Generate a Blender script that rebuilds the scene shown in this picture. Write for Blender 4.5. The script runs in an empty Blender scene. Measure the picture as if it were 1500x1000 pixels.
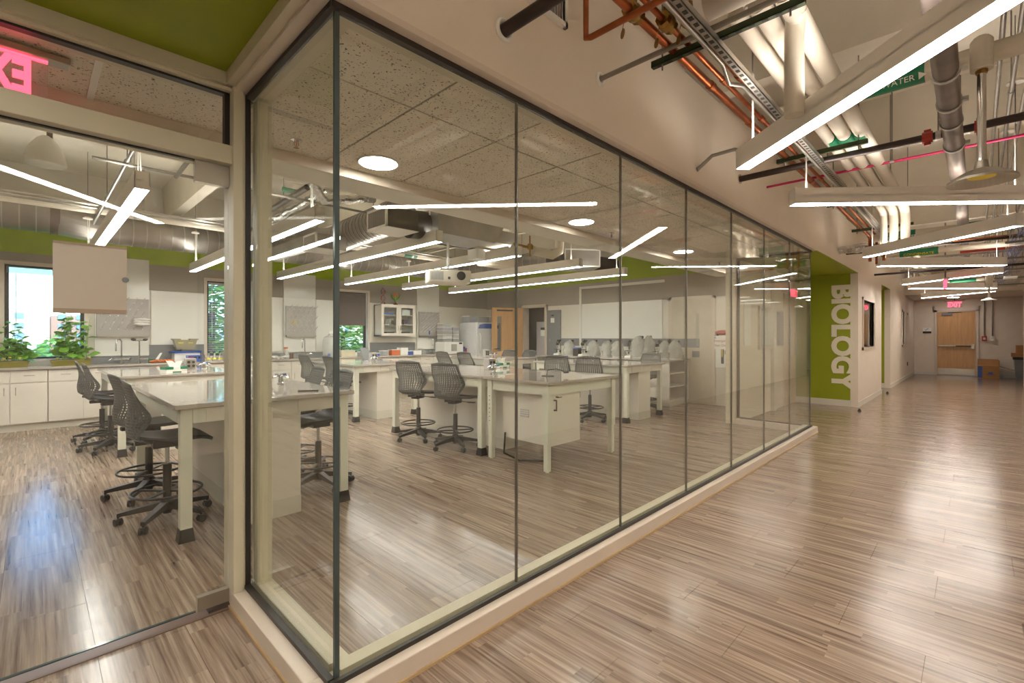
import bpy, math, random
from mathutils import Vector, Matrix
random.seed(7)
SC=bpy.context.scene; COL=SC.collection
PI=math.pi
# ---------------- camera ----------------
A=math.radians(44.5)
cam=bpy.data.objects.new('camera',bpy.data.cameras.new('camera')); COL.objects.link(cam)
cam.location=(0,0,1.34); cam.rotation_euler=(PI/2,0,A-PI/2)
cam.data.sensor_width=36; cam.data.lens=692/1500*36; cam.data.shift_y=-7/1500; cam.data.clip_start=.05; cam.data.clip_end=600
SC.camera=cam
# ---------------- world / exposure ----------------
W=bpy.data.worlds.new('sky'); SC.world=W; W.use_nodes=True
nt=W.node_tree; bg=nt.nodes['Background']
sky=nt.nodes.new('ShaderNodeTexSky'); sky.sky_type='NISHITA'; sky.sun_disc=False; sky.sun_elevation=math.radians(48); sky.sun_rotation=math.radians(200)
tn=nt.nodes.new('ShaderNodeVectorMath'); tn.operation='MULTIPLY'; tn.inputs[1].default_value=(.62,.9,1.25); nt.links.new(sky.outputs[0],tn.inputs[0]); nt.links.new(tn.outputs[0],bg.inputs[0]); sky.dust_density=.3; sky.air_density=1.4; sky.ozone_density=3; bg.inputs[1].default_value=.5
sun=bpy.data.objects.new('sun',bpy.data.lights.new('sun','SUN')); COL.objects.link(sun)
sun.data.energy=3.6; sun.data.angle=math.radians(.6); sun.rotation_euler=(math.radians(42),0,math.radians(25)); sun.data.color=(1,.95,.86)
VS=SC.view_settings; VS.view_transform='Standard'; VS.look='None'; VS.exposure=0.58; VS.gamma=1; VS.use_curve_mapping=False
E_COR=37.0; E_LAB=28.0; E_DISC=30.0; E_UP=24.0; E_UPL=16.0
# ---------------- helpers ----------------
def s2l(c): return tuple((v/255/12.92 if v/255<=.04045 else ((v/255+.055)/1.055)**2.4) for v in c)
MATS={}
def mat(name,rgb,rough=.5,metal=0,spec=.5,var=.05,vs=6,bump=0,bs=80,emit=0,alpha=1,stretch=None):
    if name in MATS: return MATS[name]
    m=bpy.data.materials.new(name); m.use_nodes=True; n=m.node_tree; b=n.nodes['Principled BSDF']
    c=s2l(rgb)
    b.inputs['Roughness'].default_value=rough; b.inputs['Metallic'].default_value=metal; b.inputs['Specular IOR Level'].default_value=spec
    tc=n.nodes.new('ShaderNodeTexCoord'); src=tc.outputs['Object']
    if stretch:
        mp=n.nodes.new('ShaderNodeMapping'); mp.inputs['Scale'].default_value=stretch; n.links.new(src,mp.inputs[0]); src=mp.outputs[0]
    no=n.nodes.new('ShaderNodeTexNoise'); no.inputs['Scale'].default_value=vs; no.inputs['Detail'].default_value=5
    n.links.new(src,no.inputs['Vector'])
    r=n.nodes.new('ShaderNodeValToRGB'); r.color_ramp.elements[0].position=.3; r.color_ramp.elements[1].position=.7
    r.color_ramp.elements[0].color=(*[max(0,v*(1-var)) for v in c],1); r.color_ramp.elements[1].color=(*[min(1,v*(1+var)) for v in c],1)
    n.links.new(no.outputs['Fac'],r.inputs[0]); n.links.new(r.outputs[0],b.inputs['Base Color'])
    if bump:
        n2=n.nodes.new('ShaderNodeTexNoise'); n2.inputs['Scale'].default_value=bs; n.links.new(src,n2.inputs['Vector'])
        bp=n.nodes.new('ShaderNodeBump'); bp.inputs['Strength'].default_value=bump; bp.inputs['Distance'].default_value=.01
        n.links.new(n2.outputs['Fac'],bp.inputs['Height']); n.links.new(bp.outputs[0],b.inputs['Normal'])
    if emit:
        b.inputs['Emission Color'].default_value=(*c,1); b.inputs['Emission Strength'].default_value=emit
    if alpha<1: b.inputs['Alpha'].default_value=alpha
    MATS[name]=m; return m
def emis(name,rgb,s):
    m=bpy.data.materials.new(name); m.use_nodes=True; n=m.node_tree; n.nodes.clear()
    e=n.nodes.new('ShaderNodeEmission'); o=n.nodes.new('ShaderNodeOutputMaterial'); e.inputs[0].default_value=(*rgb,1); e.inputs[1].default_value=s
    n.links.new(e.outputs[0],o.inputs[0]); MATS[name]=m; return m
def glassmat(name,tint,rough=0.0,f0=.045):
    m=bpy.data.materials.new(name); m.use_nodes=True; n=m.node_tree; n.nodes.clear(); N=n.nodes.new; L=n.links.new
    o=N('ShaderNodeOutputMaterial'); mx=N('ShaderNodeMixShader'); t=N('ShaderNodeBsdfTransparent'); g=N('ShaderNodeBsdfGlossy')
    t.inputs[0].default_value=(*tint,1); g.inputs['Roughness'].default_value=rough; g.inputs[0].default_value=(.95,.95,.95,1)
    lw=N('ShaderNodeLayerWeight'); lw.inputs[0].default_value=.5
    p=N('ShaderNodeMath'); p.operation='POWER'; p.inputs[1].default_value=5; L(lw.outputs['Facing'],p.inputs[0])
    ma=N('ShaderNodeMath'); ma.operation='MULTIPLY_ADD'; ma.inputs[1].default_value=1-f0; ma.inputs[2].default_value=f0; L(p.outputs[0],ma.inputs[0])
    L(ma.outputs[0],mx.inputs[0]); L(t.outputs[0],mx.inputs[1]); L(g.outputs[0],mx.inputs[2]); L(mx.outputs[0],o.inputs[0]); MATS[name]=m; return m
class M:
    def __init__(s): s.v=[]; s.f=[]
    def add(s,vs,fs):
        o=len(s.v); s.v+= [tuple(v) for v in vs]; s.f+=[tuple(o+i for i in f) for f in fs]; return s
    def box(s,x0,y0,z0,x1,y1,z1,T=None):
        vs=[Vector((x,y,z)) for z in (min(z0,z1),max(z0,z1)) for y in (min(y0,y1),max(y0,y1)) for x in (min(x0,x1),max(x0,x1))]
        if T: vs=[T@v for v in vs]
        return s.add(vs,[(0,2,3,1),(4,5,7,6),(0,1,5,4),(1,3,7,5),(3,2,6,7),(2,0,4,6)])
    def frust(s,a,b,n=None,T=None):   # a,b: (x0,y0,x1,y1,z)
        vs=[]
        for (x0,y0,x1,y1,z) in (a,b): vs+=[(x0,y0,z),(x1,y0,z),(x1,y1,z),(x0,y1,z)]
        if T: vs=[T@Vector(v) for v in vs]
        return s.add(vs,[(3,2,1,0),(4,5,6,7),(0,1,5,4),(1,2,6,5),(2,3,7,6),(3,0,4,7)])
    def tube(s,pts,r,n=10,cap=True):
        pts=[Vector(p) for p in pts]; rs=r if isinstance(r,(list,tuple)) else [r]*len(pts)
        o=len(s.v); m=len(pts); up=None
        for i,p in enumerate(pts):
            d=((pts[min(i+1,m-1)]-p).normalized()+(p-pts[max(i-1,0)]).normalized())
            if d.length<1e-6: d=pts[-1]-pts[0]
            d.normalize()
            if up is None:
                up=Vector((0,0,1)) if abs(d.z)<.9 else Vector((1,0,0))
            a=d.cross(up)
            if a.length<1e-4: a=d.orthogonal()
            a.normalize(); b=a.cross(d); up=b
            for k in range(n):
                t=2*PI*k/n; s.v.append(tuple(p+(a*math.cos(t)+b*math.sin(t))*rs[i]))
        for i in range(m-1):
            for k in range(n):
                k2=(k+1)%n; s.f.append((o+i*n+k,o+i*n+k2,o+(i+1)*n+k2,o+(i+1)*n+k))
        if cap:
            s.f.append(tuple(o+k for k in range(n))[::-1]); s.f.append(tuple(o+(m-1)*n+k for k in range(n)))
        return s
    def lathe(s,prof,c=(0,0,0),n=16,T=None):
        o=len(s.v); m=len(prof)
        for (r,z) in prof:
            for k in range(n):
                t=2*PI*k/n; v=Vector((c[0]+r*math.cos(t),c[1]+r*math.sin(t),c[2]+z)); s.v.append(tuple(T@v if T else v))
        for i in range(m-1):
            for k in range(n):
                k2=(k+1)%n; s.f.append((o+i*n+k,o+i*n+k2,o+(i+1)*n+k2,o+(i+1)*n+k))
        s.f.append(tuple(o+k for k in range(n))[::-1]); s.f.append(tuple(o+(m-1)*n+k for k in range(n)))
        return s
    def torus(s,c,R,r,n=28,k=8,T=None):
        o=len(s.v)
        for i in range(n):
            a=2*PI*i/n
            for j in range(k):
                b=2*PI*j/k; v=Vector((c[0]+(R+r*math.cos(b))*math.cos(a),c[1]+(R+r*math.cos(b))*math.sin(a),c[2]+r*math.sin(b))); s.v.append(tuple(T@v if T else v))
        for i in range(n):
            for j in range(k):
                i2=(i+1)%n; j2=(j+1)%k; s.f.append((o+i*k+j,o+i2*k+j,o+i2*k+j2,o+i*k+j2))
        return s
    def ball(s,c,r,sx=1,sy=1,sz=1,n=12,m=8):
        prof=[(max(.0005,r*math.sin(PI*i/m)),-r*math.cos(PI*i/m)) for i in range(m+1)]
        T=Matrix.Translation(c)@Matrix.Diagonal((sx,sy,sz,1)); return s.lathe(prof,(0,0,0),n,T)
    def prism(s,poly,z0,z1,T=None):
        n=len(poly); vs=[Vector((x,y,z)) for z in (z0,z1) for x,y in poly]
        if T: vs=[T@v for v in vs]
        return s.add(vs,[tuple(range(n))[::-1],tuple(range(n,2*n))]+[(i,(i+1)%n,n+(i+1)%n,n+i) for i in range(n)])
BASE={}
def link(name,me,parent=None):
    o=bpy.data.objects.new(name,me); COL.objects.link(o)
    if parent is not None: o.parent=parent
    return o
def wbase(p):
    b=Vector((0,0,0))
    while p is not None: b+=BASE.get(p.name,Vector((0,0,0))); p=p.parent
    return b
def obj(name,mb,m,parent=None,smooth=False,bevel=0,label=None,local=False):
    b=Vector((0,0,0)) if local else wbase(parent)
    me=bpy.data.meshes.new(name); me.from_pydata([tuple(Vector(v)-b) for v in mb.v],[],mb.f); me.update()
    me.materials.append(m)
    if smooth:
        me.polygons.foreach_set('use_smooth',[True]*len(me.polygons)); 
        try: me.set_sharp_from_angle(angle=math.radians(38))
        except Exception: pass
    o=link(name,me,parent)
    if bevel:
        bm=o.modifiers.new('bevel','BEVEL'); bm.width=bevel; bm.segments=2; bm.limit_method='ANGLE'; bm.harden_normals=False
    if label: o['label']=label
    return o
def tag(o,label,cat,group=None):
    o['label']=label; o['category']=cat
    if group: o['group']=group
    return o
def thing(name,label,cat,loc=(0,0,0),group=None):
    o=bpy.data.objects.new(name,None); COL.objects.link(o); o.location=loc; BASE[o.name]=Vector(loc); o.empty_display_size=.1
    return tag(o,label,cat,group)
def struct(name,mb,m,smooth=False,parent=None,bevel=0):
    o=obj(name,mb,m,parent,smooth,bevel)
    if parent is None: o['kind']='structure'
    return o
def sgroup(name):
    o=bpy.data.objects.new(name,None); COL.objects.link(o); o['kind']='structure'; return o
def copy_tree(o,parent=None):
    c=o.copy(); COL.objects.link(c)
    if parent is not None: c.parent=parent
    for ch in list(o.children): copy_tree(ch,c)
    return c
def place(proto,used,loc,rz,label,group=None):
    t=proto if not used else copy_tree(proto)
    t.location=loc; t.rotation_euler=(0,0,rz); t['label']=label
    if group: t['group']=group
    return t
def share(name,me,parent,loc,rot=(0,0,0),scale=None):
    o=link(name,me,parent); o.location=loc; o.rotation_euler=rot
    if scale: o.scale=scale
    return o
def text(name,body,size,m,parent,Mx,extrude=.004,bold=0.0,align='CENTER',sx=1):
    cu=bpy.data.curves.new('t','FONT'); cu.body=body; cu.size=size; cu.extrude=extrude; cu.offset=bold; cu.align_x=align; cu.align_y='CENTER'; cu.resolution_u=4
    t=bpy.data.objects.new('t',cu); COL.objects.link(t); bpy.context.view_layer.update()
    me=bpy.data.meshes.new_from_object(t.evaluated_get(bpy.context.evaluated_depsgraph_get())); me.name=name
    bpy.data.objects.remove(t); bpy.data.curves.remove(cu)
    b=wbase(parent)
    me.transform(Matrix.Translation(-b)@Mx@Matrix.Diagonal((sx,1,1,1))); me.materials.clear(); me.materials.append(m)
    return link(name,me,parent)
def frame3(o,x,y):  # matrix whose local x->x dir, y->y dir
    x=Vector(x).normalized(); y=Vector(y).normalized(); z=x.cross(y)
    return Matrix.Translation(o)@Matrix(((x.x,y.x,z.x,0),(x.y,y.y,z.y,0),(x.z,y.z,z.z,0),(0,0,0,1)))
# ---------------- materials ----------------
WHITE=mat('wall_paint',(226,214,198),.55,var=.02,vs=3,bump=.05,bs=200)
LABW=mat('lab_wall_paint',(222,216,203),.45,var=.02,vs=3,bump=.04,bs=200)
BOARD=mat('gloss_board',(232,230,222),.15,var=.01)
GREY=mat('grey_beige_paint',(160,152,140),.6,var=.03,vs=2,bump=.05,bs=150)
GREEN=mat('green_paint',(140,150,6),.55,var=.03,vs=2,bump=.04,bs=200)
LGREEN=mat('lab_green_paint',(150,172,10),.55,var=.03,vs=2)
TRIM=mat('trim_paint',(214,200,184),.35,var=.02)
FRAME=mat('warm_frame',(206,196,172),.4,var=.03)
BLACKF=mat('black_gasket',(46,40,34),.45,var=.1)
DECK=mat('painted_concrete',(224,216,200),.75,var=.05,vs=2.5,bump=.25,bs=25)
COPPER=mat('copper',(172,98,62),.34,1,var=.3,vs=5)
BRONZE=mat('bronze',(150,116,60),.4,1,var=.2,vs=18)
IRON=mat('cast_iron',(112,100,94),.38,.7,var=.2,vs=7)
BLKP=mat('black_pipe',(60,50,46),.4,.4,var=.15,vs=8)
INSUL=mat('pipe_insulation',(206,196,180),.6,var=.04,vs=3,bump=.12,bs=12)
DUCT=mat('spiral_duct_metal',(150,144,138),.4,.75,var=.28,vs=2.2,bump=.04,bs=20,stretch=(1,1,.4))
GALV=mat('galvanised',(172,168,162),.32,.9,var=.14,vs=4,bump=.05,bs=30)
GREYM=mat('grey_conduit',(140,134,124),.4,.6,var=.06)
STRUT=mat('green_strut',(58,70,44),.45,.3,var=.1)
FIX=mat('fixture_white',(232,224,214),.45,var=.01)
CHROME=mat('chrome',(215,215,215),.14,1,var=.03)
STEEL=mat('brushed_steel',(176,170,158),.32,.9,var=.08,vs=3,stretch=(1,30,1))
LAM=mat('white_laminate',(226,218,206),.32,var=.015)
LEG=mat('cream_powder_coat',(222,220,204),.35,var=.015)
TOP=mat('grey_epoxy_top',(178,168,158),.07,var=.05,vs=60)
DARKPL=mat('dark_plastic',(52,49,47),.42,var=.06)
MESHB=mat('grey_mesh_plastic',(96,95,92),.5,var=.04)
RUB=mat('black_rubber',(40,36,32),.55,var=.1)
WOOD=mat('maple_veneer',(206,160,108),.4,var=.1,vs=3,stretch=(6,6,.6))
VINYL=mat('vinyl_base',(214,208,194),.5,var=.02)
RED=mat('red_enamel',(176,52,40),.4,var=.08)
PINK=mat('magenta_pipe',(196,30,92),.4,var=.06)
SIGNG=mat('sign_green',(22,122,84),.4,var=.05)
SIGNW=mat('sign_white',(240,240,236),.4,var=.01)
YEL=mat('yellow_label',(228,206,50),.5,var=.05)
BLUE=mat('blue_plastic',(50,88,168),.4,var=.06)
LBLUE=mat('light_blue_cable',(80,120,210),.5,var=.1)
PAPER=mat('white_paper',(236,234,228),.6,var=.02)
BOX=mat('cardboard',(168,122,76),.75,var=.06,vs=5,bump=.08,bs=60)
DGREY=mat('slate_grey_paint',(124,126,128),.4,var=.03)
PEGB=mat('peg_panel_grey',(176,170,166),.4,var=.02)
CLEAR=mat('clear_plastic',(232,232,228),.12,var=.02,alpha=.36)
BAG=mat('plastic_bag',(206,204,194),.2,var=.15,vs=25,bump=.6,bs=22,alpha=.44)
LEAF=mat('leaf_green',(112,166,44),.5,var=.25,vs=6)
lb_=LEAF.node_tree.nodes['Principled BSDF']; lb_.inputs['Transmission Weight'].default_value=0; lb_.inputs['Subsurface Weight'].default_value=.35; lb_.inputs['Subsurface Radius'].default_value=(.05,.08,.02)
DLEAF=mat('tree_leaves',(118,160,62),.6,var=.45,vs=1.2)
OLIVE=mat('olive_tray',(132,122,34),.5,var=.06)
ORANGE=mat('orange_rubber',(208,106,52),.5,var=.08)
HOLD=mat('frosted_sleeve',(196,184,168),.45,var=.01)
STRAP=mat('holder_edge',(168,146,124),.5,var=.03)
TUBE=emis('lamp_diffuser',(1,.93,.84),E_COR); TUBEL=emis('lab_lamp_diffuser',(1,.965,.92),E_LAB)
UPL=emis('lamp_uplight',(1,.93,.84),E_UP); UPLL=emis('lab_uplight',(1,.96,.9),E_UPL); DISC=emis('disc_diffuser',(1,.95,.88),E_DISC)
REDL=emis('exit_letters',(1,.08,.14),2.2)
GL=glassmat('partition_glass',(.955,.975,.95)); GLD=glassmat('door_glass',(.96,.975,.955)); WGL=glassmat('window_glass',(.93,.96,.96))
GEDGE=mat('glass_edge',(74,86,86),.15,.2,var=.1); SEAL=mat('grey_silicone',(104,98,88),.35,.2,var=.05)
def floormat():
    m=bpy.data.materials.new('vinyl_plank'); m.use_nodes=True; n=m.node_tree; b=n.nodes['Principled BSDF']; N=n.nodes.new; L=n.links.new
    g=N('ShaderNodeNewGeometry'); sp=N('ShaderNodeSeparateXYZ'); L(g.outputs['Position'],sp.inputs[0])
    def mth(op,a,b_=None,c=None):
        x=N('ShaderNodeMath'); x.operation=op
        for i,v in enumerate((a,b_,c)):
            if v is None: continue
            if isinstance(v,(int,float)): x.inputs[i].default_value=v
            else: L(v,x.inputs[i])
        return x.outputs[0]
    i=mth('FLOOR',mth('DIVIDE',mth('ADD',sp.outputs[0],30.0),PW)); 
    st=mth('FLOOR',mth('DIVIDE',mth('ADD',sp.outputs[0],30.0),PW/4))
    wn=N('ShaderNodeTexWhiteNoise'); wn.noise_dimensions='1D'; L(st,wn.inputs['W'])
    j=mth('FLOOR',mth('ADD',mth('DIVIDE',sp.outputs[1],PL*.7),mth('MULTIPLY',wn.outputs[0],3.0)))
    cv=N('ShaderNodeCombineXYZ'); L(st,cv.inputs[0]); L(j,cv.inputs[1]); L(i,cv.inputs[2])
    w2=N('ShaderNodeTexWhiteNoise'); L(cv.outputs[0],w2.inputs['Vector'])
    c2=N('ShaderNodeCombineXYZ'); L(mth('ADD',mth('MULTIPLY',sp.outputs[0],46.0),mth('MULTIPLY',w2.outputs[0],90.0)),c2.inputs[0]); L(mth('MULTIPLY',sp.outputs[1],1.3),c2.inputs[1]); L(mth('MULTIPLY',w2.outputs[0],37.0),c2.inputs[2])
    no=N('ShaderNodeTexNoise'); no.inputs['Scale'].default_value=1; no.inputs['Detail'].default_value=4; no.inputs['Roughness'].default_value=.62; L(c2.outputs[0],no.inputs['Vector'])
    r=N('ShaderNodeValToRGB'); e=r.color_ramp.elements
    e[0].position=.27; e[0].color=(*s2l((80,62,50)),1); e[1].position=.74; e[1].color=(*s2l((186,168,150)),1)
    for p,c in ((.42,(130,109,92)),(.55,(154,134,117))):
        q=e.new(p); q.color=(*s2l(c),1)
    L(no.outputs['Fac'],r.inputs[0])
    hv=N('ShaderNodeHueSaturation'); L(r.outputs[0],hv.inputs['Color']); L(mth('MULTIPLY_ADD',w2.outputs[0],.22,.88),hv.inputs['Value']); L(hv.outputs[0],b.inputs['Base Color'])
    b.inputs['Roughness'].default_value=.26; b.inputs['Specular IOR Level'].default_value=.55
    n3=N('ShaderNodeTexNoise'); n3.inputs['Scale'].default_value=9; L(g.outputs['Position'],n3.inputs['Vector']); L(mth('MULTIPLY_ADD',n3.outputs['Fac'],.10,.15),b.inputs['Roughness'])
    return m
PW,PL=.305,.914
FLOOR=floormat()
def tilemat():
    m=bpy.data.materials.new('acoustic_tile'); m.use_nodes=True; n=m.node_tree; b=n.nodes['Principled BSDF']; N=n.nodes.new; L=n.links.new
    g=N('ShaderNodeNewGeometry'); no=N('ShaderNodeTexNoise'); no.inputs['Scale'].default_value=92; no.inputs['Detail'].default_value=2; L(g.outputs['Position'],no.inputs['Vector'])
    r=N('ShaderNodeValToRGB'); e=r.color_ramp.elements; e[0].position=.335; e[0].color=(*s2l((84,72,60)),1); e[1].position=.375; e[1].color=(*s2l((224,213,197)),1)
    L(no.outputs['Fac'],r.inputs[0]); L(r.outputs[0],b.inputs['Base Color']); b.inputs['Roughness'].default_value=.85
    bp=N('ShaderNodeBump'); bp.inputs['Strength'].default_value=.4; bp.inputs['Distance'].default_value=.004; L(r.outputs[0],bp.inputs['Height']); L(bp.outputs[0],b.inputs['Normal'])
    return m
TILE=tilemat()
# ================= STRUCTURE =================
CZ=3.95; WY=1.6
fl=struct('floor',M().box(-4,-3,-.12,22.6,10.4,-.012),mat('subfloor',(92,78,66),.6))
pm=bpy.data.meshes.new('plank'); q=M().box(-PW/2+.0007,-PL/2+.0007,-.012,PW/2-.0007,PL/2-.0007,0); pm.from_pydata(q.v,[],q.f); pm.materials.append(FLOOR)
cells=[]
for i in range(int(26/PW)):
    x=i*PW-30+math.ceil(26/PW)*PW+PW/2
    for j in range(-4,12):
        y=j*PL+(i%3)*PL/3
        if x>22.3 or y>10.3 or y<-2.6: continue
        d=.7133*x+.7009*y; s=.7009*x-.7133*y
        if d<.5 or abs(s)/d>1.45: continue
        if x>9.4 and y>4.5: continue
        cells.append((math.hypot(x,y),x,y))
cells.sort(); rest=M()
for k,(d,x,y) in enumerate(cells):
    if k<300: share('plank',pm,fl,(x,y,0))
    else: rest.box(x-PW/2+.0007,y-PL/2+.0007,-.012,x+PW/2-.0007,y+PL/2-.0007,0)
ro=obj('planks',rest,FLOOR,fl); ro['kind']='stuff'
# ceiling deck with double tee stems
ce=struct('ceiling',M().box(-4,-3,CZ,22.6,10.4,CZ+.15),DECK)
sm=bpy.data.meshes.new('tee_stem'); q=M().frust((-.075,-3,.075,10.4,3.4),(-.11,-3,.11,10.4,CZ)); sm.from_pydata(q.v,[],q.f); sm.materials.append(DECK)
for k in range(11): share('tee_stem',sm,ce,(-3.9+k*2.44+.75,0,0))
# outer walls
struct('wall_right',M().box(-4,-1.05,0,18.9,-.92,CZ),WHITE)
struct('wall_right_return',M().box(18.9,-2.6,0,19.02,-.92,CZ).box(18.9,-2.7,0,22.5,-2.6,CZ),WHITE)
struct('wall_behind',M().box(-4.1,-1.05,0,-4,10.4,CZ),WHITE)
# corridor end wall of painted blocks
we=sgroup('wall_end'); obj('mortar_backing',M().box(22.31,-2.6,0,22.5,1.7,CZ),WHITE,we)
bmk=bpy.data.meshes.new('concrete_block'); q=M().box(0,-.196,-.096,.03,.196,.096); bmk.from_pydata(q.v,[],q.f); bmk.materials.append(WHITE)
for r in range(13):
    for c in range(11):
        y=1.5-c*.4-(r%2)*.2
        if y<-2.6: continue
        z=.1+r*.2
        if -.08<y<1.07 and z<2.25: continue
        y0=y
        share('concrete_block',bmk,we,(22.29,y0,z))
for a,b in ((1.04,1.098),(-.1,-.05)):
    for r in range(1,12,2): obj('concrete_block',M().box(22.29,a,.004+r*.2,22.32,b,.196+r*.2),WHITE,we)
# corridor left wall upper bulkhead and wall beyond
struct('wall_bulkhead',M().box(-4,WY,2.56,11.0,WY+.13,3.38).box(-4,WY+.25,3.3,14.1,WY+.33,CZ),WHITE)
struct('wall_bulkhead_soffit_edge',M().box(.7,WY-.004,2.546,7.72,WY+.145,2.575).box(.7,WY+.145,2.546,.83,2.6,2.6),TRIM)
wl=M()
def wallwin(mb,x0,x1,y0,y1,z1,wins):
    xs=x0
    for a,b,c,d in wins:
        mb.box(xs,y0,0,a,y1,z1); mb.box(a,y0,0,b,y1,c); mb.box(a,y0,d,b,y1,z1); xs=b
    mb.box(xs,y0,0,x1,y1,z1)
wallwin(wl,11.0,14.1,WY,WY+.12,3.38,[(11.48,12.93,1.13,2.07)])
struct('wall_corridor',wl,WHITE)
wl=M(); wallwin(wl,15.7,22.3,WY,WY+.12,CZ,[(18.42,19.0,1.1,2.1)]); wl.box(14.1,WY,2.58,15.7,WY+.12,CZ); struct('wall_corridor_far',wl,WHITE)
struct('baseboard_corridor',M().box(11.0,WY-.012,0,14.1,WY,.1).box(15.7,WY-.012,0,22.3,WY,.1).box(22.28,-2,0,22.29,-.06,.1).box(22.28,1.05,0,22.29,WY,.1),VINYL)
# green alcoves
def green_wall(n,x,y1,th=.12):
    w=struct('wall_green_%d'%n,M().box(x,WY+.12,0,x+th,y1,2.58),GREEN); struct('trim_%d'%n,M().box(x-.003,WY-.003,0,x+.02,WY+.12,2.58),WHITE)
    struct('baseboard_%d'%n,M().box(x-.012,WY+.1,0,x-.0005,y1,.12),VINYL)
    return w
green_wall(1,11.0,2.7); green_wall(2,15.7,3.0)
struct('ceiling_alcove_far',M().box(7.735,WY+.001,2.549,10.999,2.66,2.559).box(14.1,WY+.001,2.57,15.7,3.0,2.579),GREEN)
struct('wall_alcove_deep',M().box(14.0,3.0,0,15.9,3.1,2.6).box(14.02,WY+.12,0,14.1,3.0,2.6),WHITE)
struct('ceiling_alcove_near',M().box(-4,WY+.02,2.62,.7,2.62,2.7),GREEN)
struct('trim_alcove_green',M().box(-4,2.585,2.56,.7,2.64,2.62).box(.66,WY+.03,2.56,.70,2.6,2.62),FRAME)
struct('wall_green_near',M().box(-3.0,WY,0,-2.9,2.66,2.62),GREEN)
# lab shell
bw=M()
WIN=[(-.28,.60,1.0,2.42),(2.30,3.06,.98,2.39),(4.78,5.56,.98,2.37)]
wallwin(bw,-4,9.5,10.26,10.45,CZ,WIN); struct('wall_back',bw,LABW)
gb=M(); gb.box(-4,10.24,2.6,9.4,10.26,3.05); struct('wall_back_green',gb,LGREEN)
gy=M(); xs=-4
for a,b,c,d in WIN: gy.box(xs,10.245,2.15,a-.05,10.26,2.6); gy.box(a-.05,10.245,d+.04,b+.05,10.26,2.6); xs=b+.05
gy.box(xs,10.245,2.15,9.4,10.26,2.6); struct('wall_back_grey_band',gy,GREY)
ew=M()   # end wall X=9.4: opening Y 7.95..8.7, recess 4.3..6.84
def ewb(y0,y1,z0,z1): ew.box(9.4,y0,z0,9.55,y1,z1)
ewb(2.6,7.98,0,CZ); ewb(8.76,10.4,0,CZ); ewb(7.98,8.76,2.12,CZ); struct('wall_lab_end',ew,LABW)
struct('wall_lab_end_green',M().box(9.385,2.8,2.62,9.4,10.26,3.15),LGREEN)
struct('wall_lab_end_grey_band',M().box(9.388,2.8,2.13,9.4,7.93,2.62).box(9.388,8.82,2.13,9.4,10.26,2.62).box(9.388,7.93,2.19,9.4,8.82,2.62),GREY)
struct('wall_store_room',M().box(9.55,7.2,0,12,7.3,2.8).box(12,7.2,0,12.1,10.4,2.8).box(9.55,10.3,0,12,10.4,2.8).box(9.55,7.2,2.8,12.1,10.4,2.9),GREY)
struct('wall_lab_left',M().box(-4,2.66,0,-3.9,10.4,CZ),LABW)
# lab soffit: bulkhead + tile ceiling
struct('wall_lab_bulkhead',M().box(-4,3.26,2.5,9.4,3.60,CZ),LABW)
struct('trim_bulkhead',M().box(-4,3.235,2.49,9.4,3.265,2.56),TRIM)
tg=sgroup('ceiling_lab_tile'); TZ=2.56
obj('grid_backing',M().box(-3.9,2.70,TZ+.025,9.4,3.26,TZ+.05).box(.69,1.74,TZ+.025,7.64,2.67,TZ+.05),BLACKF,tg)
def tile(x0,x1,y0,y1): obj('ceiling_tile',M().box(x0+.006,y0+.006,TZ,x1-.006,y1-.006,TZ+.02),TILE,tg)
gx=[-3.45+.61*k for k in range(22)]
for k,x in enumerate(gx[:-1]):
    if x>9.3: break
    x1=min(x+.61,9.39)
    if x<.7: 
        tile(x,x1,2.72,3.24)
    else: tile(x,x1,2.15,3.24)
    if .7<x<7.6: tile(max(x,.83),min(x1,7.62),1.74,2.15)
tb=M()
for x in gx[:7]: tb.box(x-.014,2.72,TZ-.009,x+.014,3.24,TZ+.004)
tb.box(-3.9,2.70,TZ-.009,.69,2.725,TZ+.004); obj('tee_bar',tb,PAPER,tg)['kind']='stuff'
# kerb under the glass
kb=M()
GY=1.66; GX0=.77; GX1=7.64; GB=.10; GT=2.52
struct('trim_kerb',M().box(.69,1.585,0,7.73,1.73,.085).box(.69,1.73,0,.85,2.66,.085).box(7.57,1.73,0,7.73,2.66,.085),TRIM,bevel=.004)
struct('trim_kerb_quarter_round',M().box(.682,1.577,0,7.738,1.585,.012).box(.682,1.585,0,.69,2.64,.012),mat('tan_bead',(190,160,118),.5))
# ---- glass partition (thing) ----
def glasspanel(x0,y0,x1,y1,z0,z1,th=.006):
    mb=M()
    if abs(x1-x0)>abs(y1-y0): mb.box(x0,y0-th,z0,x1,y0+th,z1)
    else: mb.box(x0-th,y0,z0,x0+th,y1,z1)
    return mb
gp=thing('glass_partition','long frameless glass wall of seven tall panes on a pale kerb, facing the corridor','glass wall',(4.2,GY,0))
xs=[.787,1.72,2.70,3.68,4.66,5.63,6.62,7.625]
for a,b in zip(xs,xs[1:]): obj('glass_pane',glasspanel(a+.004,GY,b-.004,GY,GB,GT),GL,gp)
for x in xs[1:-1]: obj('joint_seal',M().box(x-.0035,GY-.0075,GB,x+.0035,GY+.0075,GT),SEAL,gp)
obj('bottom_channel',M().box(.75,1.635,.08,7.66,GY-.008,.104),BLACKF,gp)
obj('inner_channel',M().box(.80,GY+.009,.08,7.6,1.73,.112),FRAME,gp)
obj('top_channel',M().box(.75,1.64,2.522,7.66,1.672,2.546),BLACKF,gp); obj('inner_top_channel',M().box(.80,1.673,2.53,7.6,1.73,2.556),FRAME,gp)
obj('corner_post',M().box(.768,GY-.008,GB,.786,GY+.006,GT),GEDGE,gp)
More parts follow.
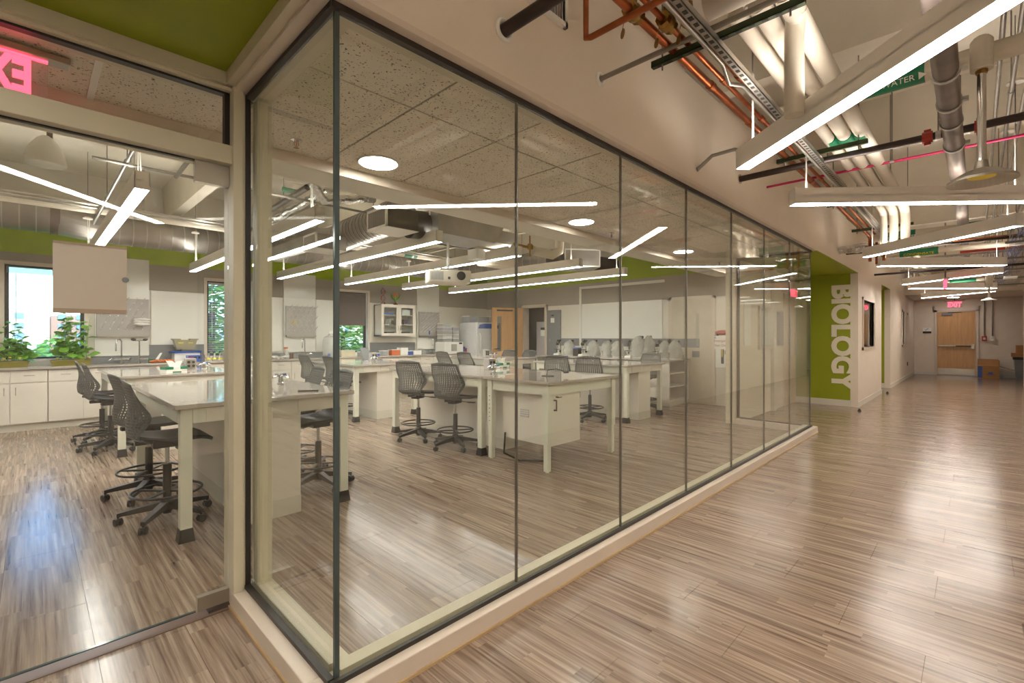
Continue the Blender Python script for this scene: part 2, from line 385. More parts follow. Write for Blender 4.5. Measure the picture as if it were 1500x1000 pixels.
obj('corner_post',M().box(7.627,GY-.006,GB,7.64,GY+.006,GT),GEDGE,gp)
gs=thing('side_glass_panel','single glass pane closing the short side beside the glass door','glass wall',(.775,2.1,0))
obj('glass_pane',glasspanel(.775,GY+.012,.775,2.60,GB,GT),GL,gs)
obj('bottom_channel',M().box(.745,1.66,.08,.770,2.61,.104),BLACKF,gs); obj('inner_channel',M().box(.782,1.73,.08,.86,2.62,.112),FRAME,gs)
obj('top_channel',M().box(.750,1.655,2.525,.782,2.62,2.545),BLACKF,gs); obj('end_channel',M().box(.748,2.595,.09,.772,2.61,2.54),BLACKF,gs); obj('inner_top_channel',M().box(.783,1.73,2.53,.86,2.62,2.556),FRAME,gs); obj('outer_jamb',M().box(.72,2.60,.085,.748,2.62,2.545),FRAME,gs)
obj('inner_jamb',M().box(.79,2.56,.1,.86,2.63,2.52),FRAME,gs)
gr=thing('return_glass_panel','black framed glass return at the far end of the glass wall','glass wall',(7.64,2.1,0))
obj('glass_pane',glasspanel(7.64,GY+.01,7.64,2.62,GB,GT),GL,gr)
obj('frame',M().box(7.62,2.6,.08,7.66,2.63,2.54).box(7.62,1.68,.08,7.66,2.63,.105).box(7.62,1.68,2.51,7.66,2.63,2.545),BLACKF,gr)
struct('trim_return_jamb',M().box(7.57,2.63,0,7.73,2.78,2.6),FRAME)
# door wall, Y=2.66
struct('trim_jamb',M().box(.69,2.58,.085,.735,2.74,2.57),FRAME,bevel=.003)
struct('trim_header',M().box(-4,2.60,2.185,.735,2.74,2.275).box(-4,2.61,2.545,.735,2.74,2.6),FRAME,bevel=.003)
tr=thing('transom_window','black edged transom pane above the glass door','window',(-1,2.66,2.31))
obj('glass_pane',M().box(-3.5,2.655,2.276,.67,2.665,2.54),GLD,tr)
obj('frame',M().box(-3.5,2.64,2.535,.69,2.68,2.55).box(.668,2.64,2.276,.69,2.68,2.55),BLACKF,tr)
dr=thing('glass_door','frameless glass door standing left of the glass wall','door',(0,2.66,0))
obj('glass_leaf',M().box(-.9,2.654,.03,.688,2.666,2.18),GLD,dr)
obj('glass_edge',M().box(-.9,2.653,.026,.55,2.667,.031),GEDGE,dr)
obj('corner_patch',M().box(.555,2.643,.03,.688,2.677,.095),STEEL,dr,label='brushed steel bottom patch fitting'); obj('corner_patch',M().box(.545,2.643,2.08,.688,2.677,2.18),STEEL,dr)
obj('pivot',M().box(.6,2.64,.0,.69,2.69,.018),IRON,dr)
obj('drip_seal',M().box(-.9,2.651,2.178,.545,2.669,2.185),BLACKF,dr)
struct('trim_threshold',M().box(-4,2.62,0,.69,2.70,.004),mat('threshold',(120,98,84),.4))
hs=thing('sign_holder','blank beige paper sleeve fixed on the glass door','sign holder',(.17,2.63,1.44))
obj('sleeve',M().box(.06,2.625,1.455,.29,2.635,1.715).box(.06,2.636,1.45,.29,2.641,1.72),HOLD,hs); obj('edge_strip',M().box(.06,2.623,1.437,.29,2.643,1.455),STRAP,hs); obj('edge_strip',M().box(.06,2.623,1.715,.29,2.643,1.725),STRAP,hs)
obj('thumb_notch',M().lathe([(.012,0),(.012,.002)],(0,0,0),14,Matrix.Translation((.285,2.622,1.585))@Matrix.Rotation(PI/2,4,'X')),DGREY,hs)
# alcove 2 back wall Y=2.7 with window and wood doors
wl=M(); wallwin(wl,7.73,11.0,2.66,2.76,2.6,[(8.75,10.1,1.17,1.82)]); struct('wall_alcove_back',wl,WHITE)
def windowframe(name,axis,x0,x1,y,z0,z1,fr,fm,depth=.08,inner=None,cat=True):
    g=sgroup(name); t=fr
    mb=M(); mb.box(x0,y-depth/2,z0,x1,y+depth/2,z0+t).box(x0,y-depth/2,z1-t,x1,y+depth/2,z1).box(x0,y-depth/2,z0,x0+t,y+depth/2,z1).box(x1-t,y-depth/2,z0,x1,y+depth/2,z1)
    obj('window_frame',mb,fm,g); obj('window_pane',M().box(x0+t,y-.003,z0+t,x1-t,y+.003,z1-t),WGL,g); return g
windowframe('window_4','x',8.7,10.15,2.7,1.12,1.87,.05,TRIM,.14)
windowframe('window_5','x',11.43,12.98,WY+.04,1.08,2.12,.05,TRIM,.13); windowframe('window_6','x',18.37,19.05,WY+.04,1.05,2.15,.05,TRIM,.13)
struct('wall_office',M().box(11.12,1.72,0,11.2,3.5,2.58).box(11.1,3.5,0,19.5,3.6,2.58).box(11.1,1.72,2.6,19.5,3.6,2.65),GREY)
# ================= LAB FURNITURE =================
# ---- lab tables ----
TH=.9
def make_table():
    t=thing('lab_table','','table')
    w,l=.61,.97
    obj('tabletop',M().box(-w,-l,TH-.03,w,l,TH),TOP,t,bevel=.004)
    i=.035
    obj('side_apron',M().box(-w+i,-l+i+.07,TH-.13,-w+i+.02,l-i-.07,TH-.03),LEG,t); obj('side_apron',M().box(w-i-.02,-l+i+.07,TH-.13,w-i,l-i-.07,TH-.03),LEG,t)
    obj('end_apron',M().box(-w+i+.07,-l+i,TH-.13,w-i-.07,-l+i+.02,TH-.03),LEG,t); obj('end_apron',M().box(-w+i+.07,l-i-.02,TH-.13,w-i-.07,l-i,TH-.03),LEG,t)
    for sx in (-1,1):
        for sy in (-1,1):
            cx,cy=sx*(w-i-.035),sy*(l-i-.035)
            lg=obj('leg',M().box(cx-.033,cy-.033,.07,cx+.033,cy+.033,TH-.03),LEG,t)
            obj('boot',M().frust((cx-.047,cy-.047,cx+.047,cy+.047,0),(cx-.036,cy-.036,cx+.036,cy+.036,.085)),RUB,lg)
    obj('pedestal',M().box(-.18,-l+.06,.1,.2,l-.06,TH-.03),LAM,t); obj('pedestal_base',M().box(-.183,-l+.057,0,.203,l-.057,.13),VINYL,t)
    for k in range(3): obj('drawer_front',M().box(-.43+k*.30,-l+i-.006,TH-.12,-.14+k*.30,-l+i,TH-.035),LAM,t)
    return t
pt=make_table(); u=0
TBL=[((1.25,4.61),'grey topped lab table nearest the glass door'),((1.25,7.72),'grey topped lab table behind the nearest one, by the window planters'),
 ((4.12,4.90),'grey topped lab table joined behind the height adjustable table'),((4.12,7.86),'grey topped lab table in the middle of the rear row, before the wall cabinet'),
 ((7.02,4.78),'grey topped lab table beside the row of covered microscopes'),((7.05,7.72),'grey topped lab table at the rear in front of the open wooden door')]
for (x,y),lb in TBL:
    place(pt,u,(x,y,0),0,lb,'fixed lab tables'); u+=1
# ---- adjustable accessible table ----
t=thing('adjustable_table','lower height adjustable lab table with a louvered cabinet and slim legs','table',(4.16,3.4,0))
obj('tabletop',M().box(3.5,2.94,.87,4.78,3.90,.9),TOP,t,bevel=.004)
for cx,cy in ((3.57,3.02),(4.71,3.02),(3.57,3.82),(4.71,3.82)):
    lg=obj('leg',M().box(cx-.035,cy-.035,.32,cx+.035,cy+.035,.87),LEG,t); obj('leg_foot',M().box(cx-.026,cy-.026,.01,cx+.026,cy+.026,.34).lathe([(.02,0),(.02,.012)],(cx,cy,0)),LEG,lg)
    if (cx,cy)!=(3.57,3.82): continue
    h=M()
    for k in range(7): h.lathe([(.006,0),(.006,.003)],(0,0,0),8,Matrix.Translation((cx-.035,cy,.42+k*.045))@Matrix.Rotation(-PI/2,4,'Y'))
    hh=obj('height_holes',h,RUB,lg); hh['kind']='stuff'
obj('apron',M().box(3.6,3.0,.76,4.68,3.02,.87).box(3.55,3.05,.76,3.57,3.79,.87).box(4.71,3.05,.80,4.73,3.79,.87).box(3.6,3.83,.76,4.68,3.85,.87),LEG,t)
cb=obj('cabinet',M().box(3.64,3.05,.24,4.1,3.72,.80),LAM,t,bevel=.003)
obj('cabinet_door',M().box(3.62,3.03,.24,4.12,3.05,.81),LAM,t,bevel=.002)
hd=obj('pull_handle',M().tube([(3.69,3.03,.70),(3.69,3.0,.70),(3.69,3.0,.60),(3.69,3.03,.60)],.009),IRON,t); obj('key_lock',M().tube([(3.72,3.03,.73),(3.72,2.99,.73)],.007).box(3.70,2.985,.726,3.76,2.992,.735),IRON,t)
for z in (.33,.69): obj('hinge',M().box(4.12,3.028,z,4.13,3.06,z+.06),STEEL,t)
for k in range(4):
    obj('louver',M().frust((3.63,3.33,3.64,3.45,.50+k*.022),(3.637,3.33,3.64,3.45,.512+k*.022)),PEGB,t)
obj('power_cord',M().tube([(3.62,3.66,.3),(3.6,3.66,.08),(3.68,3.5,.012),(3.85,3.3,.012),(4.0,3.35,.02),(4.06,3.5,.2)],.011,8),RUB,t,smooth=True)
obj('cable_grommet',M().lathe([(.07,0),(.07,.006),(.05,.008)],(4.05,3.42,.9),18),RUB,t)
obj('charging_cable',M().tube([(4.03,3.42,.905),(4.0,3.38,.97),(4.08,3.32,.985),(4.16,3.27,.95)],.005,6).box(4.14,3.24,.935,4.2,3.27,.955),RUB,t)
# ---- drafting stools ----
def stool_back():
    mb=M(); nu,nv=15,20
    def S(u,v):
        # v 0..1 bottom->top, u -1..1
        z=.60+.42*v
        x=-.17-.055*math.sin(min(1,v/.42)*PI/2)+(.11*(v-.42) if v<.42 else -.0) 
        if v>.42: x=-.225+.0*(v-.42); x+= .02*math.sin((v-.42)/.58*PI)-.05*(v-.42)
        if v<.12: x+= (1-(v/.12))**2*.07
        w=.15+(.245-.15)*(v/.42) if v<.42 else .245-(.065)*((v-.42)/.58)
        b_=math.exp(-((v-.40)/.24)**2); return (x+(.02+.085*b_)*u*u, w*u*(1-.10*b_*u*u), z+(.02*(1-u*u) if v>.98 else 0))
    for i in range(nv):
        for j in range(nu):
            u0,u1=-1+2*j/nu,-1+2*(j+1)/nu; v0,v1=i/nv,(i+1)/nv
            c=[S(u0,v0),S(u1,v0),S(u1,v1),S(u0,v1)]
            solid=j in(0,nu-1) or i<2 or i>nv-2
            if solid: mb.add(c,[(0,1,2,3)])
            else:
                m=Vector((0,0,0))
                for q in c: m+=Vector(q)/4
                cc=[tuple(Vector(q).lerp(m,.42)) for q in c]
                mb.add(c+cc,[(0,1,5,4),(1,2,6,5),(2,3,7,6),(3,0,4,7)])
    return mb
def make_stool():
    t=thing('drafting_stool','','stool')
    b=obj('backrest',stool_back(),MESHB,t,smooth=True); s=b.modifiers.new('solid','SOLIDIFY'); s.thickness=.007
    se=M(); n=12; m=10; vs=[]
    for i in range(n+1):
        u=i/n; x=-.2+.44*u; w=.16+.07*math.sin(min(1,u*1.6)*PI/2); z=.615-.02*math.sin(u*PI)-(.04*max(0,(u-.75)/.25)**2)+(.012*(1-u)**4)
        for j in range(m+1):
            q=-1+2*j/m; vs.append((x+.0*q,w*q*(1 if u<.9 else 1-.15*(u-.9)/.1),z+.012*q*q*(1-u)))
    fs=[(i*(m+1)+j,i*(m+1)+j+1,(i+1)*(m+1)+j+1,(i+1)*(m+1)+j) for i in range(n) for j in range(m)]
    o=obj('seat',M().add(vs,fs),DARKPL,t,smooth=True); s=o.modifiers.new('solid','SOLIDIFY'); s.thickness=.022
    obj('mechanism',M().box(-.09,-.05,.535,.07,.05,.59).box(-.19,-.03,.57,-.05,.03,.6),DARKPL,t,bevel=.006)
    obj('lever',M().tube([(.02,-.04,.56),(.04,-.17,.555)],.005).box(.02,-.25,.548,.06,-.16,.56),DARKPL,t)
    obj('gas_lift',M().tube([(0,0,.40),(0,0,.54)],.014,12),CHROME,t,smooth=True)
    obj('column',M().tube([(0,0,.05),(0,0,.41)],.027,14),DARKPL,t,smooth=True)
    r=M().torus((0,0,.215),.215,.009)
    for k in range(4):
        a=PI/4+k*PI/2; r.box(.03,-.012,.205,.215,.012,.217,Matrix.Rotation(a,4,'Z'))
    obj('foot_ring',r,DARKPL,t,smooth=True)
    bs=M().lathe([(.04,.07),(.05,.09),(.045,.14),(.03,.16)],(0,0,0),14)
    cm=[]
    for k in range(5):
        T=Matrix.Rotation(k*2*PI/5+.3,4,'Z')
        vs=[(.03,-.026,.09),(.03,.026,.09),(.03,.026,.14),(.03,-.026,.14),(.29,-.014,.065),(.29,.014,.065),(.29,.014,.09),(.29,-.014,.09)]
        bs.add([T@Vector(v) for v in vs],[(0,3,2,1),(4,5,6,7),(0,1,5,4),(1,2,6,5),(2,3,7,6),(3,0,4,7)])
    obj('star_base',bs,DARKPL,t,smooth=True)
    c=M()
    for s in (-1,1):
        T=Matrix.Translation((0,s*.014,.028))@Matrix.Rotation(PI/2,4,'X'); c.lathe([(.012,-.009),(.026,-.008),(.028,0),(.026,.008),(.012,.009)],(0,0,0),12,T)
    c.tube([(0,0,.03),(0,0,.07)],.008,8).box(-.02,-.012,.035,.02,.012,.055)
    me=None
    for k in range(5):
        a=k*2*PI/5+.3; p=(.285*math.cos(a),.285*math.sin(a),0)
        if me is None: o=obj('caster',c,DARKPL,t,smooth=True); me=o.data; o.location=p
        else: o=link('caster',me,t); o.location=p
        o.rotation_euler=(0,0,a+1.1*k)
    return t
ps=make_stool(); u=0
ST=[((.70,4.24),0,'grey mesh back stool nearest the glass door, left of the nearest table'),((.70,5.0),.1,'grey mesh back stool just behind the one nearest the glass door'),
 ((.66,7.3),.05,'nearer of the two stools left of the rear table by the planters'),((.64,8.05),-.05,'farther of the two stools left of the rear table by the planters'),
 ((1.80,4.20),PI+.1,'stool across the nearest table, behind the glass corner'),((1.84,4.85),PI-.08,'second stool on the far side of the nearest table, behind the corner stool'),
 ((3.56,7.42),.0,'stool left of the middle rear table, behind the glass corner edge'),((3.52,8.3),.1,'stool furthest back at the left of the middle rear table'),
 ((3.56,5.22),.35,'left one of the two stools before the middle table with mesh backs facing out'),((3.60,4.50),.3,'right one of the two stools before the middle table, beside the adjustable table'),
 ((6.22,5.02),.55,'stool mostly hidden behind the adjustable table, left of its twin'),((6.28,4.42),.5,'stool with mesh back seen over the adjustable table by the microscope side'),
 ((7.80,4.28),PI,'stool on the far right of the lab beside the open shelves'),((6.25,8.0),.1,'left stool before the far rear table'),((6.3,7.35),.1,'right stool before the far rear table, behind the tissue box'),
 ((7.75,7.9),PI+.1,'left stool beyond the far rear table, before the wooden door'),((7.78,7.3),PI,'right stool beyond the far rear table, before the doorway')]
for (x,y),rz,lb in ST: place(ps,u,(x,y,0),rz,lb,'drafting stools in the lab'); u+=1
# ---- back counter ----
def cabinet(x0,x1,y0,y1,lb,grp,nd=2,drawers=True,reveal=.006):
    t=thing('base_cabinet',lb,'cabinet',((x0+x1)/2,(y0+y1)/2,0),grp)
    obj('body',M().box(x0+.002,y0+.02,.1,x1-.002,y1,.87),LAM,t); obj('toe_kick',M().box(x0,y0+.05,0,x1,y0+.07,.1),VINYL,t)
    w=(x1-x0)/nd
    for k in range(nd):
        a,b=x0+k*w+reveal,x0+(k+1)*w-reveal
        d=obj('door',M().box(a,y0,.11,b,y0+.02,.68 if drawers else .86),LAM,t,bevel=.002)
        hx=b-.05 if k%2==0 else a+.05
        if nd==1: hx=b-.05
        obj('handle',M().tube([(hx,y0,.52),(hx,y0-.025,.52),(hx,y0-.025,.62),(hx,y0,.62)],.005,8),STEEL,d)
        if drawers:
            d=obj('drawer',M().box(a,y0,.69,b,y0+.02,.86),LAM,t,bevel=.002); c=(a+b)/2
            obj('handle',M().tube([(c-.05,y0,.79),(c-.05,y0-.025,.79),(c+.05,y0-.025,.79),(c+.05,y0,.79)],.005,8),STEEL,d)
    return t
D=['leftmost white base cabinet, partly out of view','white base cabinet under the planters at the window','white base cabinet left of the first sink','white base cabinet under the first sink and eyewash','white base cabinet between the blue power supply and the window','white base cabinet left of the spray bottle counter','white base cabinet with the dark edged drawer under the paper heap','white base cabinet below the dark blind','white base cabinet below the glass wall cabinet, left half','white base cabinet below the glass wall cabinet, right half','white base cabinet under the third sink','white base cabinet under the microwave']
x=-1.35
for k,lb in enumerate(D):
    x0=x+k*.76
    if x0+.76>8.2: break
    cabinet(x0,x0+.76,9.62,10.24,lb,'white base cabinets along the window wall')
ct=thing('worktop','long grey worktop along the window wall','worktop',(3,9.93,.87)); obj('slab',M().box(-2,9.58,.872,8.18,10.245,.905),TOP,ct,bevel=.003); obj('upstand',M().box(-.9,10.22,.905,-.32,10.24,1.01).box(.63,10.22,.905,2.26,10.24,1.01).box(3.1,10.22,.905,4.74,10.24,1.01).box(5.6,10.22,.905,8.18,10.24,1.01),DGREY,ct)
struct('trim_rail',M().box(1.43,10.235,.99,2.26,10.243,1.2).box(5.6,10.235,1.0,6.88,10.243,1.2).box(7.65,10.235,1.0,8.1,10.243,1.2),DGREY)
# windows in the back wall
for k,(a,b,c,d) in enumerate(WIN):
    windowframe('window_%d'%(k+1),'x',a-.005,b+.005,10.36,c-.02,d+.02,.05,BLACKF,.06)
    struct('trim_window_%d'%(k+1),M().box(a-.05,10.225,d,b+.05,10.262,d+.05).box(a-.05,10.225,c,a-.002,10.262,d).box(b+.002,10.225,c,b+.05,10.262,d),TRIM)
bl=thing('window_blind','raised venetian blind with a pull cord at the left window','blind',(.16,10.3,2.3)); sl=M()
for k in range(10): sl.box(-.26,10.285,2.30+k*.01,.58,10.315,2.304+k*.01)
o=obj('slat_stack',sl,DGREY,bl); o['kind']='stuff'; obj('pull_cord',M().tube([(-.16,10.28,2.3),(-.16,10.28,1.5)],.005,6),PAPER,bl)
def blind(a,b,z0,z1,lb,pitch,tilt,m,bot=False):
    t=thing('window_blind',lb,'blind',((a+b)/2,10.3,z1)); q=M().box(-(b-a)/2,-.012,-.0007,(b-a)/2,.012,.0007); me=bpy.data.meshes.new('slat'); me.from_pydata(q.v,[],q.f); me.materials.append(m)
    n=int((z1-z0)/pitch)
    for k in range(n): share('slat',me,t,(0,0,-(k+1)*pitch),(tilt,0,0))
    obj('head_rail',M().box(a,10.28,z1-.02,b,10.32,z1+.02),m,t)
    if bot: obj('bottom_rail',M().box(a,10.285,z0-.02,b,10.315,z0),m,t)
    obj('pull_cord',M().tube([(a+.06,10.28,z1),(a+.06,10.28,z0+.3)],.004,6),PAPER,t)
BLD=mat('blind_slat',(104,92,86),.5,var=.04)
blind(2.33,3.03,1.02,2.34,'open slatted blind over the middle window',.035,.28,PEGB)
blind(4.81,5.53,1.62,2.33,'dark closed blind lowered halfway over the right window',.02,1.25,BLD,True)
# white strips & peg boards
for k,(a,b) in enumerate(((.72,1.43),(3.66,4.32),(6.93,7.62))):
    struct('trim_wall_strip_%d'%(k+1),M().box(a,10.215,1.02,b,10.245,2.66),BOARD)
struct('trim_marker_board',M().box(1.46,10.235,1.2,2.27,10.246,2.14).box(3.1,10.235,1.04,3.63,10.246,2.14).box(4.34,10.235,1.04,4.72,10.246,2.14),BOARD)
pgm=None
for k,(a,b,lb) in enumerate(((.74,1.42,'grey drying rack board partly hidden by the paper sleeve on the door'),(3.69,4.30,'grey drying rack board with a pair of scissors, above the gooseneck tap'),(6.96,7.60,'grey drying rack board right of the glass wall cabinet'))):
    t=thing('drying_rack',lb,'drying rack',((a+b)/2,10.2,1.35),'drying rack boards'); obj('board',M().box(a,10.17,1.36,b,10.2,1.98),PEGB,t,bevel=.003); obj('drip_trough',M().box(a,10.13,1.335,b,10.2,1.37),STEEL,t)
    if pgm is None:
        q=M().tube([(0,0,0),(.03,-.12,.09)],[.006,.006],6).ball((0,-.005,0),.014,n=8,m=5); pgm=bpy.data.meshes.new('peg'); pgm.from_pydata(q.v,[],q.f); pgm.materials.append(mat('clear_peg',(236,234,230),.2,var=.01))
    for r in range(5):
        for c in range(6 if r%2==0 else 5):
            share('peg',pgm,t,(a+.06+c*.105+(r%2)*.05-(a+b)/2,-.03,.12+r*.11))
# scissors, funnel etc. on racks
t=thing('scissors','yellow and black handled scissors hung on the middle drying rack','scissors',(3.82,10.1,1.6)); 
T=Matrix.Translation((0,10.1,0))@Matrix(((1,0,0,0),(0,0,-1,0),(0,1,0,0),(0,0,0,1)))
obj('handle',M().torus((3.80,1.63,0),.022,.007,12,6,T).torus((3.85,1.63,0),.022,.007,12,6,T),YEL,t); obj('blades',M().box(3.815,10.098,1.5,3.83,10.103,1.62),STEEL,t)
t=thing('wash_bottle','spray bottle with red trigger hanging on the right drying rack','bottle',(7.5,10.1,1.45)); obj('bottle_body',M().lathe([(.03,0),(.035,.02),(.035,.1),(.015,.13),(.012,.15)],(7.5,10.1,1.45),12),CLEAR,t,smooth=True); obj('trigger_head',M().box(7.47,10.08,1.6,7.52,10.12,1.63).box(7.46,10.09,1.63,7.47,10.11,1.66),RED,t)
t=thing('brush','blue handled bottle brush hanging on the right drying rack','brush',(7.22,10.1,1.3)); obj('handle',M().tube([(7.22,10.1,1.5),(7.23,10.1,1.4)],.014,8),BLUE,t); obj('wire_stem',M().tube([(7.23,10.1,1.4),(7.2,10.1,1.25)],.004,6),STEEL,t)
def bag(x,y,z,w,h,lb):
    t=thing('plastic_bags',lb,'bag',(x,y,z)); q=M()
    for k in range(3):
        o=len(q.v); q.ball((x+random.uniform(-.01,.01),y,z+k*h/3+h/6),w/2,1,.5,h/w*.42,12,6)
    q.v=[(a+random.uniform(-.008,.008),b+random.uniform(-.008,.008),c+random.uniform(-.006,.006)) for a,b,c in q.v]
    obj('bag_pile',q,PAPER,t,smooth=True)
bag(1.32,10.06,1.53,.24,.12,'white folded bags with blue marks on the left drying rack')
# taps
def gooseneck(x,lb,y=10.12,h=.36):
    t=thing('lab_tap',lb,'tap',(x,y,.905)); z=.905
    obj('spout',M().tube([(x,y,z),(x,y,z+h),(x-.02,y-.02,z+h+.03),(x-.07,y-.06,z+h+.02),(x-.08,y-.07,z+h-.06),(x-.08,y-.07,z+h-.16)],.011,10),CHROME,t,smooth=True)
    obj('mixer_body',M().tube([(x-.1,y,z+.06),(x+.1,y,z+.06)],.013,10).lathe([(.03,0),(.03,.01),(.016,.02),(.016,.07)],(x,y,z),14),CHROME,t,smooth=True)
    for s in (-1,1): obj('lever_handle',M().tube([(x+s*.1,y,z+.06),(x+s*.12,y-.01,z+.09),(x+s*.17,y-.05,z+.05)],[.011,.009,.006],8),CHROME,t,smooth=True)
gooseneck(1.05,'tall chrome gooseneck tap before the left drying rack'); gooseneck(4.05,'chrome gooseneck tap under the middle drying rack'); gooseneck(7.38,'chrome tap under the right drying rack')
def eyewash(x,lb,y=10.1):
    t=thing('eyewash',lb,'eyewash',(x,y,.905)); z=.905
    obj('stand',M().tube([(x,y,z),(x,y,z+.37)],.012,10).tube([(x-.09,y-.03,z+.37),(x+.09,y-.03,z+.37)],.01,8).lathe([(.03,0),(.03,.01)],(x,y,z),12),CHROME,t,smooth=True)
    for s in (-1,1): obj('spray_head',M().lathe([(.012,0),(.034,.015),(.036,.035),(.01,.045)],(x+s*.08,y-.03,z+.365),12),DARKPL,t,smooth=True)
    obj('push_handle',M().tube([(x,y,z+.06),(x+.1,y-.04,z+.06)],.01,8).ball((x+.11,y-.045,z+.06),.018),CHROME,t,smooth=True)
eyewash(1.28,'chrome eyewash with two black heads left of the grey lidded balance'); eyewash(7.56,'eyewash with two black heads beside the microwave')
# planters
lm=bpy.data.meshes.new('leaf'); lm.from_pydata([(0,0,0),(.28,.2,.04),(.62,.42,.02),(.95,.22,-.06),(1.15,0,-.14),(.95,-.22,-.06),(.62,-.42,.02),(.28,-.2,.04),(.5,0,-.03),(.85,0,-.06)],[],[(0,1,8),(1,2,8),(2,3,9,8),(3,4,9),(4,5,9),(5,6,8,9),(6,7,8),(7,0,8)]); lm.materials.append(LEAF); 
lm.polygons.foreach_set('use_smooth',[True]*8)
def planter(x0,x1,lb,n,hmax):
    t=thing('planter_box',lb,'potted plant',((x0+x1)/2,9.98,.905)); c=(x0+x1)/2
    obj('tray',M().frust((x0+.02,9.9,x1-.02,10.06,.905),(x0,9.88,x1,10.08,.98)).box(x0-.006,9.872,.972,x1+.006,10.088,.985),OLIVE,t)
    obj('soil',M().box(x0+.01,9.89,.97,x1-.01,10.07,.99),mat('potting_soil',(62,48,36),.9,var=.3,vs=40),t)
    for k in range(n):
        sx=x0+.04+(x1-x0-.08)*random.random(); h=hmax*random.uniform(.45,1); dx=random.uniform(-.12,.12); dy=random.uniform(-.08,.08)
        p=[(sx,9.98,.98),(sx+dx*.3,9.98+dy*.3,.98+h*.4),(sx+dx,9.98+dy,.98+h)]
        obj('stem',M().tube(p,[.006,.004,.002],5),LEAF,t)
        for q in range(10):
            f=.12+.88*(q+random.random())/10
            a=Vector(p[0]).lerp(Vector(p[1]),f*2) if f<.5 else Vector(p[1]).lerp(Vector(p[2]),f*2-1)
            s=random.uniform(.085,.165)*(1.15-.5*f)
            share('leaf',lm,t,(a.x-c,a.y-9.98,a.z-.905),(random.uniform(-.9,.9),random.uniform(-.7,.5),random.uniform(0,2*PI)),(s,s,s))
    for k in range(3):
        a=x0+(x1-x0)*random.random(); obj('yellow_flower',M().ball((a,9.9,1.0+.05*random.random()),.018,1,1,.7,8,5),YEL,t)
planter(-.36,-.02,'bushy bean plants in an olive tray, left on the window counter',11,.62)
planter(.20,.66,'taller bean plants in an olive tray, right before the window',17,.8)
# counter clutter
def boxy(name,lb,cat,x,y,z,w,d,h,m,grp=None,bev=.004,rz=0,extra=None):
    t=thing(name,lb,cat,(x,y,z),grp); obj('body',M().box(x-w/2,y-d/2,z,x+w/2,y+d/2,z+h),m,t,bevel=bev)
    if extra: extra(t)
    return t
Z0=.905
t=boxy('storage_jug','translucent plastic jug at the left edge by the planter','jug',-.42,9.85,Z0,.16,.2,.24,CLEAR); obj('lid',M().box(-.505,9.74,Z0+.24,-.335,9.96,Z0+.255),PAPER,t)
t=thing('balance_scale','grey lidded bench unit standing on a white base beside the power supply','lab equipment',(1.95,10.02,Z0))
obj('base',M().box(1.74,9.92,Z0,2.12,10.16,Z0+.15),PAPER,t,bevel=.01); obj('blue_trim',M().box(1.70,9.9,Z0+.15,2.14,10.17,Z0+.18),BLUE,t); obj('gel_tray',M().frust((1.78,9.95,2.04,10.1,Z0+.21),(1.74,9.93,2.08,10.12,Z0+.38)).box(1.72,9.94,Z0+.38,1.84,10.1,Z0+.4).box(1.98,9.94,Z0+.38,2.1,10.1,Z0+.4).box(1.86,10.0,Z0+.18,1.98,10.1,Z0+.22),mat('khaki_plastic',(150,144,120),.4),t); obj('yellow_label',M().box(1.80,9.935,Z0+.32,1.88,9.94,Z0+.335).box(1.95,9.935,Z0+.32,2.02,9.94,Z0+.335),YEL,t)
t=thing('power_supply','small blue electrophoresis power supply with a red lead','power supply',(2.03,9.8,Z0)); obj('case',M().box(1.9,9.72,Z0,2.10,9.9,Z0+.11),BLUE,t,bevel=.004); obj('display',M().box(1.99,9.716,Z0+.05,2.03,9.72,Z0+.09).box(2.05,9.716,Z0+.05,2.08,9.72,Z0+.09),RUB,t); obj('logo_strip',M().box(1.91,9.716,Z0+.075,1.97,9.72,Z0+.092),RED,t); obj('lead',M().tube([(2.1,9.8,Z0+.1),(2.14,9.82,Z0+.12),(2.2,9.8,Z0+.03)],.004,6),RED,t)
for k,(x,lb) in enumerate(((2.26,'left of three flasks with yellow labels and black caps'),(2.35,'middle of three flasks with yellow labels and black caps'),(2.44,'right of three flasks with yellow labels, beside the white tub'))):
    t=thing('flask',lb,'flask',(x,9.95,Z0),'labelled flasks on the counter'); obj('glass_body',M().lathe([(.04,0),(.042,.01),(.018,.1),(.016,.14)],(x,9.95,Z0),14),CLEAR,t,smooth=True); obj('label_band',M().lathe([(.0405,.02),(.033,.05)],(x,9.95,Z0),14),YEL,t); obj('cap',M().lathe([(.019,.14),(.019,.165)],(x,9.95,Z0),12),RUB,t)
t=thing('tub','shallow white plastic tub beside the flasks','tub',(2.68,9.95,Z0)); obj('body',M().frust((2.52,9.85,2.84,10.05,Z0),(2.49,9.82,2.87,10.08,Z0+.15)),mat('cream_plastic',(232,214,196),.35),t)
t=thing('rubber_gloves','heap of orange rubber gloves on the counter by the tap','gloves',(1.52,9.8,Z0))
for k in range(5):
    a=1.42+.05*k; g=obj('glove',M().ball((a,9.78+.03*(k%2),Z0+.02),.045,1.2,.8,.45,10,6).tube([(a,9.78,Z0+.03),(a+.05,9.74,Z0+.045),(a+.09,9.73,Z0+.02)],[.02,.014,.008],8),ORANGE,t,smooth=True)
obj('tissue',M().frust((1.46,9.84,1.5,9.9,Z0+.04),(1.53,9.86,1.56,9.87,Z0+.16)),PAPER,t)
boxy('glove_box','small green and white glove box behind the orange gloves','box',1.5,9.98,Z0,.22,.1,.06,SIGNG)
